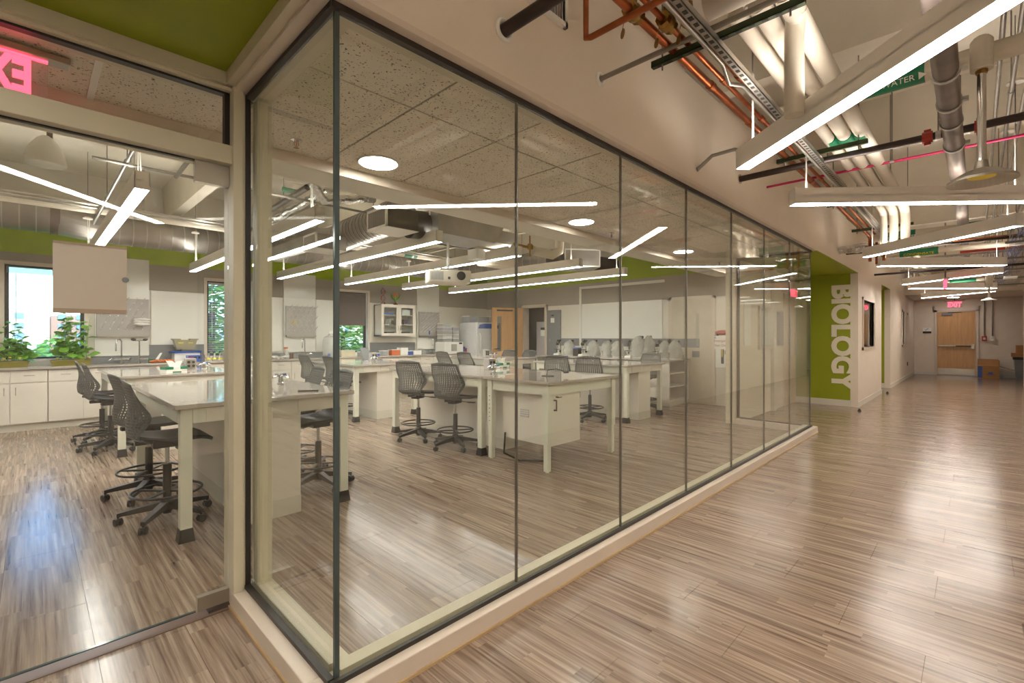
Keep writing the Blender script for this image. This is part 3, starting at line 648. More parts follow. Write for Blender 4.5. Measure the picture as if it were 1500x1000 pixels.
# middle counter
t=thing('paper_heap','loose heap of white paper strips and samples on the counter','paper heap',(3.3,9.85,Z0)); q=M()
for k in range(60):
    T=Matrix.Translation((3.3+random.gauss(0,.13),9.85+random.gauss(0,.06),Z0+random.uniform(.005,.06)))@Matrix.Rotation(random.uniform(0,6),4,'Z')@Matrix.Rotation(random.uniform(-.4,.4),4,'X'); q.box(-.05,-.015,-.002,.05,.015,.002,T)
o=obj('strips',q,PAPER,t); o['kind']='stuff'
def spray(x,y,lb):
    t=thing('spray_bottle',lb,'bottle',(x,y,Z0)); obj('bottle_body',M().lathe([(.036,0),(.04,.01),(.04,.1),(.018,.15),(.014,.17)],(x,y,Z0),14),CLEAR,t,smooth=True); obj('collar',M().lathe([(.018,.17),(.018,.19)],(x,y,Z0),12),YEL,t); obj('trigger_head',M().box(x-.05,y-.012,Z0+.19,x+.02,y+.012,Z0+.225).box(x-.04,y-.006,Z0+.14,x-.03,y+.006,Z0+.19),RED,t)
spray(3.62,9.95,'red headed spray bottle by the middle tap')
t=thing('jar','brown jar beside the red headed spray bottle','jar',(3.72,9.95,Z0)); obj('glass',M().lathe([(.038,0),(.04,.01),(.04,.09),(.035,.1)],(3.72,9.95,Z0),14),mat('amber_jar',(96,66,40),.3),t,smooth=True)
t=thing('carboy','large translucent water carboy with white cap left of the dark blind','carboy',(4.55,9.98,Z0)); obj('bottle_body',M().lathe([(.15,0),(.165,.03),(.165,.36),(.14,.42),(.05,.47),(.045,.5)],(4.55,9.98,Z0),20),CLEAR,t,smooth=True); obj('cap',M().lathe([(.055,.5),(.055,.56)],(4.55,9.98,Z0),16),PAPER,t); obj('spigot',M().box(4.42,9.8,Z0+.02,4.46,9.83,Z0+.08),BLUE,t)
t=boxy('instrument_case','cream instrument case with dark handle under the dark blind','case',4.86,9.9,Z0,.32,.22,.14,mat('cream_case',(206,196,168),.4)); obj('handle',M().tube([(4.75,9.9,Z0+.14),(4.78,9.9,Z0+.17),(4.94,9.9,Z0+.17),(4.97,9.9,Z0+.14)],.007,8),RUB,t)
cl=[('crumpled_bag','crumpled clear bag on the counter under the right window',5.25,.18,.09,BAG),('blue_tray','blue tray of small parts below the right window',5.52,.2,.05,BLUE),('plastic_box','pale plastic box by the right window sill',5.78,.16,.1,CLEAR),('tip_box','stack of pale and orange tip boxes on the counter',6.05,.22,.12,ORANGE),('tip_box','white topped boxes beside the orange ones',6.28,.2,.17,PAPER),('tip_box','blue tip rack on the counter below the wall cabinet',6.45,.16,.08,BLUE),('tip_box','wide white tip box below the wall cabinet',6.66,.22,.1,PAPER),('tip_box','small pale blue lidded box left of the third sink',6.85,.12,.13,CLEAR)]
for n,lb,x,w,h,m in cl: t=boxy(n,lb,'box',x,9.88,Z0,w,.18,h,m); obj('lid',M().box(x-w/2-.005,9.785,Z0+h,x+w/2+.005,9.975,Z0+h+.012),PAPER if m is not PAPER else CLEAR,t)
t=thing('tablet_stand','slanted slate grey screen stand on the middle rear table','stand',(4.5,8.3,TH)); obj('screen_board',M().box(-.14,-.01,0,.14,.01,.24,Matrix.Translation((4.5,8.3,TH))@Matrix.Rotation(.5,4,'Z')@Matrix.Rotation(-.3,4,'X')),DGREY,t,bevel=.003)
# microwave and bins
t=thing('microwave','white microwave under the stacked clear bins','microwave',(7.72,9.9,Z0)); obj('case',M().box(7.44,9.74,Z0,8.06,10.14,Z0+.30),PAPER,t,bevel=.006); obj('window',M().box(7.66,9.736,Z0+.06,7.84,9.741,Z0+.24),mat('microwave_window',(170,164,154),.3),t); obj('control_panel',M().box(7.92,9.736,Z0+.24,8.02,9.741,Z0+.28),RUB,t)
k=0
for cx,lv in ((7.58,5),(7.86,4)):
    for r in range(lv):
        w=.3 if cx<7.6 else .2; h=.085; z=Z0+.302+r*(h+.012)
        t=thing('storage_bin','clear lidded bin %s of the %s stack on the microwave'%(['at the bottom','second from the bottom','in the middle','second from the top','on the very top'][r] if lv==5 else ['at the bottom','second up','third up','on top'][r],'left' if cx<7.6 else 'right'),'storage bin',(cx,9.92,z),'clear bins on the microwave')
        obj('bin_body',M().box(cx-w/2,9.8,z,cx+w/2,10.04,z+h),CLEAR,t); obj('contents',M().box(cx-w/2+.01,9.81,z+.004,cx+w/2-.01,10.03,z+h*.6),[DGREY,PAPER,mat('mixed_parts',(150,140,120),.6,var=.5,vs=40),BLUE,PEGB][r],t); obj('lid',M().box(cx-w/2-.006,9.795,z+h,cx+w/2+.006,10.045,z+h+.01),PAPER,t)
for n,lb,x,w,h,m in (('carton','small red and yellow carton by the refrigerator',8.16,.07,.13,RED),('carton','small blue carton beside the red one',8.1,.05,.17,BLUE)): boxy(n,lb,'box',x,9.78,Z0,w,.06,h,m)
# refrigerators
def fridge(x0,y0,lb,m,w=.82,d=.75,h=1.72):
    t=thing('refrigerator',lb,'refrigerator',(x0+w/2,y0+d/2,0)); obj('cabinet_body',M().box(x0,y0+.06,.05,x0+w,y0+d,h),m,t,bevel=.008); obj('front_door',M().box(x0,y0,.08,x0+w,y0+.055,h),m,t,bevel=.008)
    obj('plinth',M().box(x0+.02,y0+.05,0,x0+w-.02,y0+d-.02,.055),RUB,t); obj('door_handle',M().tube([(x0+.08,y0,1.42),(x0+.08,y0-.05,1.38),(x0+.08,y0-.05,.95),(x0+.08,y0,.92)],.012,8),PAPER,t,smooth=True)
    return t
FW=mat('fridge_enamel',(222,222,222),.3,var=.01)
t=fridge(8.24,9.38,'tall white laboratory refrigerator with a blue swoosh, left of the wooden door',FW); obj('blue_badge',M().prism([(0,0),(.74,0),(.74,.09),(.5,.13),(.2,.13),(.05,.1)],0,.006,frame3((8.27,9.375,1.56),(1,0,0),(0,0,1))),BLUE,t); obj('warning_label',M().box(8.75,9.372,1.28,8.92,9.379,1.34),RED,t)
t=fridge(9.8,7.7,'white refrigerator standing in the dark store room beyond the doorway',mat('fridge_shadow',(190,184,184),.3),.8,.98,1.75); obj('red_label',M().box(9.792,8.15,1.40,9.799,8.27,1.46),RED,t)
for x,w,lb,c in ((8.36,.34,'clear bin of white and blue parts on top of the refrigerator, left',BLUE),(8.70,.36,'clear bin with green contents on top of the refrigerator',SIGNG),(8.98,.2,'clear bin with red and white contents on top of the refrigerator, right',RED)):
    t=boxy('storage_bin',lb,'storage bin',x,9.8,1.722,w-.03,.3,.16,CLEAR); obj('contents',M().box(x-w/2+.03,9.67,1.73,x+w/2-.03,9.93,1.77),c,t); obj('lid',M().box(x-w/2+.005,9.64,1.885,x+w/2-.005,9.96,1.9),PAPER,t)
# wall cabinet with glass doors
t=thing('wall_cabinet','white wall cabinet with two glass doors right of the dark blind','cabinet',(6.2,10.06,1.36)); a,b=5.73,6.66
obj('carcass',M().box(a,9.92,1.36,a+.02,10.24,2.1).box(b-.02,9.92,1.36,b,10.24,2.1).box(a,9.92,1.36,b,10.24,1.38).box(a,9.92,2.08,b,10.24,2.1).box(a,10.2,1.36,b,10.24,2.1),LAM,t)
for z in (1.62,1.85): obj('shelf',M().box(a+.02,9.95,z,b-.02,10.2,z+.015),LAM,t)
for s in (0,1):
    x0=a+s*(b-a)/2; x1=x0+(b-a)/2-.003; fr=.065
    d=obj('door',M().box(x0,9.9,1.36,x0+fr,9.92,2.1).box(x1-fr,9.9,1.36,x1,9.92,2.1).box(x0+fr,9.9,1.36,x1-fr,9.92,1.36+fr).box(x0+fr,9.9,2.1-fr,x1-fr,9.92,2.1),LAM,t)
    obj('door_glass',M().box(x0+fr,9.908,1.36+fr,x1-fr,9.912,2.1-fr),WGL,d); hx=x1-.03 if s==0 else x0+.03
    obj('handle',M().tube([(hx,9.9,1.5),(hx,9.875,1.5),(hx,9.875,1.6),(hx,9.9,1.6)],.005,8),STEEL,d)
items=[(5.87,1.635,.04,.13,mat('honey_jar',(150,130,90),.3),'jar','honey coloured specimen jar in the wall cabinet, left door'),(6.0,1.635,.045,.14,CLEAR,'jar','greenish glass jar in the wall cabinet, left door'),(6.12,1.635,.035,.11,mat('brown_glass',(110,84,60),.3),'jar','brown jar in the wall cabinet, left door')]
for x,z,r,h,m,n,lb in items:
    t=thing('jar',lb,'jar',(x,10.06,z),'jars in the wall cabinet'); obj('glass',M().lathe([(r,0),(r,h*.75),(r*.6,h*.88),(r*.6,h)],(x,10.06,z),12),m,t,smooth=True); obj('lid',M().lathe([(r*.66,h),(r*.66,h+.015)],(x,10.06,z),12),STEEL,t)
for x,lb in ((6.33,'left tan box with blue label in the wall cabinet'),(6.47,'right tan box with blue label in the wall cabinet')):
    t=boxy('carton',lb,'box',x,10.06,1.636,.1,.08,.13,BOX); obj('label',M().box(x-.04,10.017,1.66,x+.04,10.0205,1.74),BLUE,t)
boxy('binder','blue and white flat boxes on the top shelf of the wall cabinet','box',5.96,10.05,1.866,.26,.16,.05,BLUE); boxy('carton','white box on the top shelf of the wall cabinet','box',6.44,10.06,1.866,.24,.16,.14,PAPER)
boxy('instrument','dark instrument parts lying low in the wall cabinet, left','instrument',6.02,10.05,1.381,.22,.14,.07,RUB); boxy('instrument','dark instrument parts lying low in the wall cabinet, right','instrument',6.44,10.05,1.381,.24,.14,.08,RUB)
# models on cabinet
t=thing('molecule_model','red and blue double helix molecule model on the wall cabinet','model',(5.86,10.05,2.1))
obj('foot',M().lathe([(.05,0),(.05,.01)],(5.86,10.05,2.1),12),RED,t)
for k in range(14):
    an=k*.55; z=2.13+k*.027; p=(5.86+.045*math.cos(an),10.05+.045*math.sin(an),z); q=(5.86-.045*math.cos(an),10.05-.045*math.sin(an),z)
    obj('rung',M().tube([p,q],.004,5),DGREY,t); obj('atom',M().ball(p,.016,n=8,m=5),RED,t); obj('atom',M().ball(q,.016,n=8,m=5),BLUE if k%2 else ORANGE,t)
t=thing('flower_model','green and orange flower anatomy model on the wall cabinet','model',(6.2,10.05,2.1)); obj('pot',M().lathe([(.06,0),(.05,.03),(.015,.06)],(6.2,10.05,2.1),14),mat('terracotta',(158,84,56),.5),t); obj('stem',M().tube([(6.2,10.05,2.15),(6.2,10.05,2.3),(6.2,10.05,2.38)],[.016,.022,.012],8),mat('model_green',(96,150,40),.4),t)
for s,c in ((-1,'model_green'),(1,'model_green'),(-.55,'o'),(.55,'o')):
    obj('petal',M().ball((6.2+s*.07,10.05,2.34),.05,.6,.25,1.5,10,6) if c=='o' else M().tube([(6.2,10.05,2.22),(6.2+s*.07,10.05,2.28),(6.2+s*.13,10.05,2.37)],[.008,.026,.006],8),ORANGE if c=='o' else MATS['model_green'],t,smooth=True)
# ---- things on tables ----
def tissue(x,y,rz,lb,c1=SIGNG):
    t=thing('tissue_box',lb,'tissue box',(0,0,0)); obj('carton',M().box(-.12,-.06,0,.12,.06,.075),PAPER,t,bevel=.003); obj('green_print',M().box(-.1215,-.0615,.045,-.04,.0615,.0765).box(.04,-.0615,.045,.1215,.0615,.0765).box(-.05,-.0615,.004,.05,-.0605,.02),c1,t); obj('tissue',M().frust((-.05,-.01,.05,.02,.07),(-.09,-.0,-.02,.008,.15)).frust((-.03,-.01,.06,.02,.07),(.03,0,.1,.008,.14)),PAPER,t)
    t.location=(x,y,TH); t.rotation_euler=(0,0,rz); return t
tissue(1.22,6.98,.35,'green and white tissue box on the rear left table')
tissue(4.62,4.75,.2,'tall green tissue carton behind the right stool on the middle table')
def turret(x,y,lb,n=2):
    t=thing('gas_turret',lb,'tap',(x,y,TH),'chrome service turrets on the tables'); obj('column',M().lathe([(.03,0),(.03,.01),(.02,.02),(.02,.09),(.014,.1)],(x,y,TH),12),CHROME,t,smooth=True)
    for k in range(4):
        a=k*PI/2+.4; obj('nozzle',M().tube([(x,y,TH+.075),(x+.05*math.cos(a),y+.05*math.sin(a),TH+.08),(x+.095*math.cos(a),y+.095*math.sin(a),TH+.06)],[.01,.009,.005],8),CHROME,t,smooth=True); obj('knob',M().box(x+.045*math.cos(a)-.012,y+.045*math.sin(a)-.012,TH+.085,x+.045*math.cos(a)+.012,y+.045*math.sin(a)+.012,TH+.1),BLUE if k%2 else CHROME,t)
turret(1.62,7.35,'four way chrome turret on the rear left table'); turret(4.02,4.25,'four way chrome turret on the middle table near the adjustable one'); turret(4.2,7.5,'chrome turret on the middle rear table'); turret(6.8,7.2,'chrome turret on the far rear table'); turret(7.05,4.9,'chrome turret on the table beside the microscopes'); turret(6.75,5.3,'second chrome turret on the table beside the microscopes')
turret(1.62,4.6,'chrome turret beside the glassware on the nearest table')
def pedestal(x,y,lb):
    t=thing('power_pedestal',lb,'power outlet',(x,y,TH),'double socket pedestals on the tables'); obj('box',M().box(x-.06,y-.05,TH,x+.06,y+.05,TH+.15),PEGB,t,bevel=.004); obj('socket_plate',M().box(x-.055,y-.054,TH+.02,x+.055,y-.05,TH+.13),STEEL,t)
    for i in (0,1):
        for j in (0,1): obj('socket',M().lathe([(.018,0),(.018,.003)],(0,0,0),10,Matrix.Translation((x-.027+i*.054,y-.054,TH+.05+j*.05))@Matrix.Rotation(PI/2,4,'X')),RUB,t)
pedestal(4.28,4.62,'four socket pedestal right of the tall tissue carton'); pedestal(1.50,7.55,'grey socket pedestal on the rear left table'); pedestal(4.4,7.9,'grey socket pedestal on the middle rear table'); pedestal(7.15,7.85,'grey socket pedestal on the far rear table')
for k,(dx,dy,r,h) in enumerate(((-.05,-.05,.035,.11),(.05,-.06,.03,.13),(0,.04,.04,.12),(.1,.03,.03,.15),(-.1,.05,.028,.1))):
    x,y=1.37+dx*.9,4.42+dy; t=thing('beaker','clear glass vessel in the cluster on the nearest table, %s'%['front left','front right','centre','tallest at the right','smallest at the back left'][k],'beaker',(x,y,TH),'glassware on the nearest table'); obj('glass',M().lathe([(r,0),(r,.01),(r*.5,h*.6),(r*.55,h*.8),(r*.9,h)],(x,y,TH),14),CLEAR,t,smooth=True)
t=thing('pen','dark pen lying on the nearest table behind the side glass','pen',(1.55,3.85,TH)); obj('barrel',M().tube([(1.5,3.88,TH+.006),(1.62,3.78,TH+.006)],.006,8),RUB,t)
t=thing('bottle','clear water bottle with a blue label on the open shelf','bottle',(8.5,5.0,.42)); obj('bottle_body',M().lathe([(.03,0),(.033,.01),(.033,.14),(.012,.18),(.012,.2)],(8.55,5.0,.405),12),CLEAR,t,smooth=True); obj('label',M().lathe([(.034,.05),(.034,.11)],(8.55,5.0,.405),12),LBLUE,t)
# ---- end wall counter with microscopes ----
t=thing('shelf_counter','white open shelving unit under the microscopes along the end wall','shelving',(9.0,5.9,0)); X0,X1=8.5,9.37
obj('worktop',M().box(X0-.05,4.12,.872,X1,7.6,.905),TOP,t,bevel=.003)
obj('side_panel',M().box(X0,4.16,.08,X0+.02,4.62,.87),LAM,t); obj('side_panel',M().box(X1-.03,4.16,.08,X1-.011,4.62,.87),LAM,t)
for y in (4.62,5.3,6.0,6.75,7.5): obj('upright',M().box(X0,y,.08,X1,y+.025,.87),LAM,t)
for z in (.1,.36,.62): obj('shelf',M().box(X0,4.18,z,X1,7.5,z+.02),LAM,t)
obj('back_panel',M().box(X1-.01,4.16,.08,X1,7.5,.87),LAM,t); obj('plinth',M().box(X0+.05,4.18,0,X1,7.5,.09),VINYL,t)
struct('trim_wall_raceway',M().box(9.37,3.95,1.12,9.4,7.5,1.3).box(9.37,3.95,.93,9.4,4.1,1.05),DGREY)
def make_scope(cov):
    t=thing('microscope','','microscope'); W_=PAPER
    obj('foot',M().frust((-.09,-.07,.1,.07,0),(-.08,-.06,.09,.06,.035)),W_,t)
    obj('arm',M().prism([(-.08,.03),(-.03,.03),(-.03,.16),(.03,.27),(.0,.31),(-.06,.26),(-.085,.18)],-.025,.025,Matrix.Rotation(PI/2,4,'X')),W_,t,bevel=.006)
    obj('stage',M().box(-.04,-.06,.13,.08,.06,.142),RUB,t); obj('objective',M().tube([(.03,0,.16),(.03,0,.22)],[.008,.02],8),STEEL,t); obj('head',M().lathe([(.035,.23),(.04,.25),(.04,.29),(.025,.3)],(.02,0,0),12),DARKPL,t,smooth=True)
    for s in (-1,1): obj('eyepiece',M().tube([(.0,s*.02,.29),(-.08,s*.03,.35)],[.018,.024],8),RUB,t)
    obj('focus_knob',M().tube([(-.055,-.055,.09),(-.055,.055,.09)],.022,12),RUB,t)
    if cov:
        q=M(); n=12; prof=[(.15,.0),(.155,.05),(.15,.12),(.12,.19),(.125,.25),(.09,.31),(.06,.345),(.01,.36)]
        for r,z in prof:
            for k in range(n):
                a=2*PI*k/n; rr=r*(1+.16*math.sin(3*a+z*14)+random.uniform(-.13,.13)); q.v.append((rr*math.cos(a)-.01,rr*.85*math.sin(a),z+.004))
        for i in range(len(prof)-1):
            for k in range(n): q.f.append((i*n+k,i*n+(k+1)%n,(i+1)*n+(k+1)%n,(i+1)*n+k))
        obj('dust_cover',q,BAG,t,smooth=True)
    return t
pc=make_scope(True); pu=make_scope(False); uc=uu=0
MS=[(7.2,0,'uncovered microscope at the left end by the grey electrical panel'),(6.85,1,'covered microscope, leftmost of the bagged ones'),(6.45,0,'uncovered microscope beside the blue capped box'),(6.15,1,'covered microscope right of the blue capped box'),(5.8,1,'covered microscope left of the second glass joint, with a slumped bag'),(5.52,1,'covered microscope just left of the tall bagged one'),(5.25,0,'uncovered dark microscope between two bags'),(5.02,1,'tallest bagged microscope in the row'),(4.8,1,'covered microscope right of the tallest bag'),(4.6,0,'uncovered microscope above the open shelf end'),(4.42,1,'covered microscope second from the right end'),(4.22,1,'covered microscope at the right end of the row')]
for y,c,lb in MS:
    if c: o=place(pc,uc,(8.9+random.uniform(-.08,.08),y,.905),PI+random.uniform(-.4,.4),lb,'microscopes on the end counter'); uc+=1
    else: o=place(pu,uu,(8.9,y,.905),PI+random.uniform(-.3,.3),lb,'microscopes on the end counter'); uu+=1
    if 'tallest' in lb: o.scale=(1.1,1.1,1.25)
t=boxy('sample_box','dark box with a bright blue cap among the microscopes','box',8.9,6.62,.905,.14,.14,.16,RUB); obj('blue_cap',M().box(8.83,6.55,1.065,8.97,6.69,1.09),LBLUE,t)
# electrical panel, room signs, open door
t=thing('electrical_panel','tall grey electrical panel door on the end wall','electrical panel',(9.38,7.74,.5)); obj('panel_door',M().box(9.36,7.49,.47,9.4,7.98,2.02),DGREY,t,bevel=.004); obj('notice',M().box(9.354,7.68,1.7,9.361,7.8,1.82),PAPER,t); obj('name_plate',M().box(9.354,7.7,1.87,9.361,7.78,1.9),RUB,t); obj('latch',M().box(9.35,7.82,1.22,9.361,7.84,1.3),STEEL,t)
struct('trim_panel_sill',M().box(9.3,7.4,.42,9.4,8.02,.45),TRIM)
t=thing('door_sign','small black plate over a cream plate on the door frame','sign',(9.36,8.02,1.5)); obj('black_plate',M().box(9.34,7.99,1.52,9.352,8.13,1.58),RUB,t); obj('cream_plate',M().box(9.34,7.99,1.36,9.352,8.13,1.51),PAPER,t)
fr=sgroup('door_1'); obj('door_frame',M().box(9.34,7.93,0,9.57,7.99,2.17).box(9.34,8.75,0,9.57,8.81,2.17).box(9.34,7.93,2.11,9.57,8.81,2.17),TRIM,fr)
t=thing('open_door','maple door with a slim vision pane standing open into the lab','door',(9.3,8.75,0))
a0=math.radians(157); T=Matrix.Translation((9.33,8.77,0))@Matrix.Rotation(a0,4,'Z')
t['label']='maple door with a slim vision pane standing open into the lab'
lf=M()
for (a,b,c,d) in ((0,.62,0.01,2.11),(.74,.88,.01,2.11),(.62,.74,.01,.95),(.62,.74,1.88,2.11)): lf.box(a,-.022,c,b,.022,d,T)
obj('leaf',lf,WOOD,t); obj('vision_pane',M().box(.62,-.004,.95,.74,.004,1.88,T),WGL,t); obj('closer_arm',M().box(.3,.022,2.02,.75,.04,2.06,T),RUB,t)
obj('lever_handle',M().tube([T@Vector((.80,.02,1.02)),T@Vector((.80,.06,1.02)),T@Vector((.70,.06,1.02))],.01,8),RUB,t)
# emergency exit door + extinguisher cabinet on the end wall
fr=sgroup('door_2'); obj('door_leaf',M().box(9.375,3.70,0,9.4,4.55,2.1),mat('pale_door',(206,196,176),.45),fr); obj('vision_pane',M().box(9.37,3.96,1.15,9.374,4.02,1.8),WGL,fr); obj('door_frame',M().box(9.37,3.64,0,9.4,3.7,2.16).box(9.37,4.55,0,9.4,4.61,2.16).box(9.37,3.64,2.1,9.4,4.61,2.16),TRIM,fr)
t=thing('extinguisher_cabinet','white wall cabinet with a dark slot window below the taped notice','cabinet',(9.37,3.5,.75)); obj('case',M().box(9.33,3.37,.74,9.4,3.62,1.36),PAPER,t,bevel=.004); obj('slot_window',M().box(9.325,3.46,.82,9.331,3.51,1.24),RUB,t); obj('letters',M().box(9.322,3.48,.95,9.326,3.5,1.2),YEL,t); obj('pull',M().box(9.31,3.43,1.0,9.33,3.44,1.08),STEEL,t)
t=thing('alarm_beacon','red alarm housing above the taped exit notice','alarm',(9.37,3.55,1.42)); obj('housing',M().ball((9.36,3.5,1.42),.05,1,2.8,.9,14,8),RED,t,smooth=True); obj('bracket',M().box(9.36,3.58,1.33,9.4,3.61,1.42),RUB,t)
t=thing('exit_notice','taped white paper notice with red words','notice',(9.32,3.5,1.15)); obj('sheet',M().box(9.318,3.36,1.10,9.322,3.63,1.34),PAPER,t)
f=frame3((9.315,3.5,1.26),(0,-1,0),(0,0,1)); text('line_of_text','Emergency',.065,RED,t,f,.001); text('line_of_text','Exit Only',.065,RED,t,frame3((9.315,3.5,1.17),(0,-1,0),(0,0,1)),.001); obj('blue_tape',M().box(9.315,3.6,1.31,9.319,3.64,1.325).box(9.315,3.35,1.27,9.319,3.37,1.33),BLUE,t)
# alcove wood doors
fr=sgroup('door_3'); obj('door_frame',M().box(10.18,2.64,0,10.23,2.66,2.18).box(10.96,2.64,0,11.0,2.66,2.18).box(10.18,2.64,2.13,11.0,2.66,2.18),TRIM,fr); obj('door_leaf',M().box(10.24,2.645,.01,10.95,2.659,2.12),mat('pale_birch',(206,184,150),.45,var=.05,vs=3,stretch=(6,6,.6)),fr)
for z in (.3,1.1,1.9): obj('hinge',M().box(10.225,2.635,z,10.25,2.645,z+.1),STEEL,fr)
obj('lever_handle',M().tube([(10.85,2.645,1.0),(10.85,2.60,1.0),(10.75,2.60,1.0)],.01,8),STEEL,fr)
t=thing('paper_notice','small grey paper pinned on the birch alcove door','notice',(10.55,2.63,1.5)); obj('sheet',M().box(10.5,2.638,1.42,10.66,2.642,1.68),PEGB,t)
t=thing('lock_plate','brass coloured keypad plate on the green side of the alcove door','keypad',(10.97,2.62,1.2)); obj('plate',M().box(10.9,2.625,.98,10.98,2.64,1.42),STEEL,t); obj('keys',M().box(10.92,2.62,1.24,10.96,2.626,1.36),YEL,t)
struct('trim_whiteboard_return',M().box(8.0,2.645,1.2,8.3,2.66,1.9),PAPER)
# recessed marker board on the end wall
struct('trim_end_board',M().box(9.38,4.75,.93,9.398,6.84,2.13).box(9.36,6.84,.93,9.4,6.9,2.55).box(9.36,4.7,2.49,9.4,6.9,2.55),BOARD)
# ---- lab pendant lights ----
LX=[(-.75,'off to the left of the glass door view'),(.56,'first, the steep one seen through the glass door'),(1.85,'second, crossing behind the door jamb'),(3.2,'third, passing the corner edge of the glass'),(4.5,'fourth, ending behind the projector'),(5.85,'fifth, in front of the boxed duct'),(7.15,'sixth, the rightmost over the far tables')]
def beam(name,lb,p0,p1,z,tm,grp,W2=.045,H=.13,up=True,cords=(.04,.96)):
    p0=Vector((*p0,0)); p1=Vector((*p1,0)); L=(p1-p0).length; mid=(p0+p1)/2; an=math.atan2((p1-p0).y,(p1-p0).x)
    t=thing(name,lb,'ceiling light',(mid.x,mid.y,z),grp); T=Matrix.Translation((mid.x,mid.y,z))@Matrix.Rotation(an,4,'Z'); h=L/2
    obj('housing',M().box(-h,-W2,.004,h,-W2+.005,H,T).box(-h,W2-.005,.004,h,W2,H,T).box(-h,-W2,0.002,-h+.006,W2,H,T).box(h-.006,-W2,.002,h,W2,H,T).box(-h,-W2,.06,h,W2,.07,T),FIX,t)
    obj('diffuser',M().box(-h+.006,-W2+.005,.002,h-.006,W2-.005,.010,T),tm,t)
    if up: obj('uplight_strip',M().box(-h+.02,-W2+.01,.085,h-.02,W2-.01,.09,T),UPL if tm is TUBE else UPLL,t)
    for s in cords:
        c=T@Vector((-h+L*s,0,0)); obj('suspension_cord',M().tube([(c.x,c.y,z+H-.02),(c.x,c.y,3.4 if z>2.42 else 3.0)],.004,6).tube([(c.x+.02,c.y,z+H-.02),(c.x+.008,c.y,z+.4),(c.x+.02,c.y,3.0)],.005,6),PAPER,t); obj('canopy',M().lathe([(.055,0),(.055,.015),(.03,.03)],(c.x,c.y,3.4 if z>2.42 else 3.0),14),FIX,t)
        obj('hanger_rod',M().tube([(c.x,c.y,3.0),(c.x,c.y,CZ)],.004,6),GREYM,t)
    return t
for x,lb in LX: beam('pendant_light','long white linear pendant in the lab, '+lb,(x,4.28),(x,9.15),2.4,TUBEL,'linear pendants in the lab')
# ---- corridor pendants (zigzag) ----
for k in range(-1,7):
    if k%2==1: X0,X1_=3.26+2.4*(k-1),1.95+2.4*(k-1)+.08
    else: X0,X1_=4.42+2.4*(k-2),5.68+2.4*(k-2)
    if k<0: X0,X1_=3.26-4.8,1.95-4.8
    d={-1:'behind the camera',0:'above the camera',1:'nearest in view, running to the top right',2:'second, lying level across the shower head',3:'third, tilted, with a slanting foil pipe behind','4':'',4:'fourth, level, before the blue cables',5:'fifth, tilted, with the hanging red exit tag',6:'sixth, level, near the corridor end'}[k]
    beam('corridor_light','white zigzag linear light in the corridor, '+d,(X0,1.09),(X1_,-.31),2.43,TUBE,'zigzag corridor lights',cords=(.06,.94))
beam('corridor_light','white zigzag linear light in the corridor, last one before the exit door',(17.7,1.09),(16.3,-.31),2.43,TUBE,'zigzag corridor lights')
for x,lb in ((1.70,'disc downlight nearest the glass corner'),(4.08,'disc downlight behind the third glass pane'),(6.52,'disc downlight behind the fourth glass pane'),(8.8,'disc downlight furthest along the lab soffit')):
    t=thing('disc_light',lb,'ceiling light',(x,3.0,2.55),'round downlights in the tile ceiling'); obj('lens',M().lathe([(.125,0),(.125,.008)],(x,2.98,2.547),28),DISC,t); obj('rim',M().torus((x,2.98,2.555),.135,.008,28,6),FIX,t,smooth=True)
t=thing('disc_light','added out of view disc lamp brightening the green alcove left of the glass door','ceiling light',(-.8,2.1,2.615)); obj('lens',M().lathe([(.14,0),(.14,.008)],(-.8,2.1,2.608),24),DISC,t); obj('rim',M().torus((-.8,2.1,2.614),.15,.008,24,6),FIX,t)  # unseen lamp, added to brighten the alcove by bounce off the floor
t=thing('disc_light','disc downlight in the low ceiling before the exit door','ceiling light',(21.3,.54,2.64)); obj('lens',M().lathe([(.14,0),(.14,.008)],(21.3,.54,2.63),24),DISC,t); obj('rim',M().torus((21.3,.54,2.636),.15,.008,24,6),FIX,t)
for (x,y),lb in (((1.15,3.0),'brass and chrome sprinkler head close behind the side glass'),((4.77,3.05),'small sprinkler head in the tiles by the third glass joint'),((7.9,3.0),'small sprinkler head in the tiles near the return glass')):
    t=thing('sprinkler_head',lb,'sprinkler',(x,y,2.5)); obj('escutcheon',M().lathe([(.012,-.012),(.035,-.004),(.035,0)],(x,y,2.556),16),CHROME,t,smooth=True); obj('frame_arms',M().tube([(x-.008,y,2.55),(x-.015,y,2.53),(x,y,2.51),(x+.015,y,2.53),(x+.008,y,2.55)],.003,6).lathe([(.016,-.05),(.016,-.047)],(x,y,2.556),12),BRONZE,t); obj('bulb',M().tube([(x,y,2.515),(x,y,2.545)],.004,6),RED,t)
# low ceiling at the end
struct('ceiling_end',M().box(19.3,-2.6,2.64,22.3,1.6,2.72).box(19.2,-2.6,2.64,19.3,1.6,CZ),WHITE)
struct('ceiling_end_green',M().box(19.05,-1.4,2.58,19.8,-.95,2.635),GREEN)
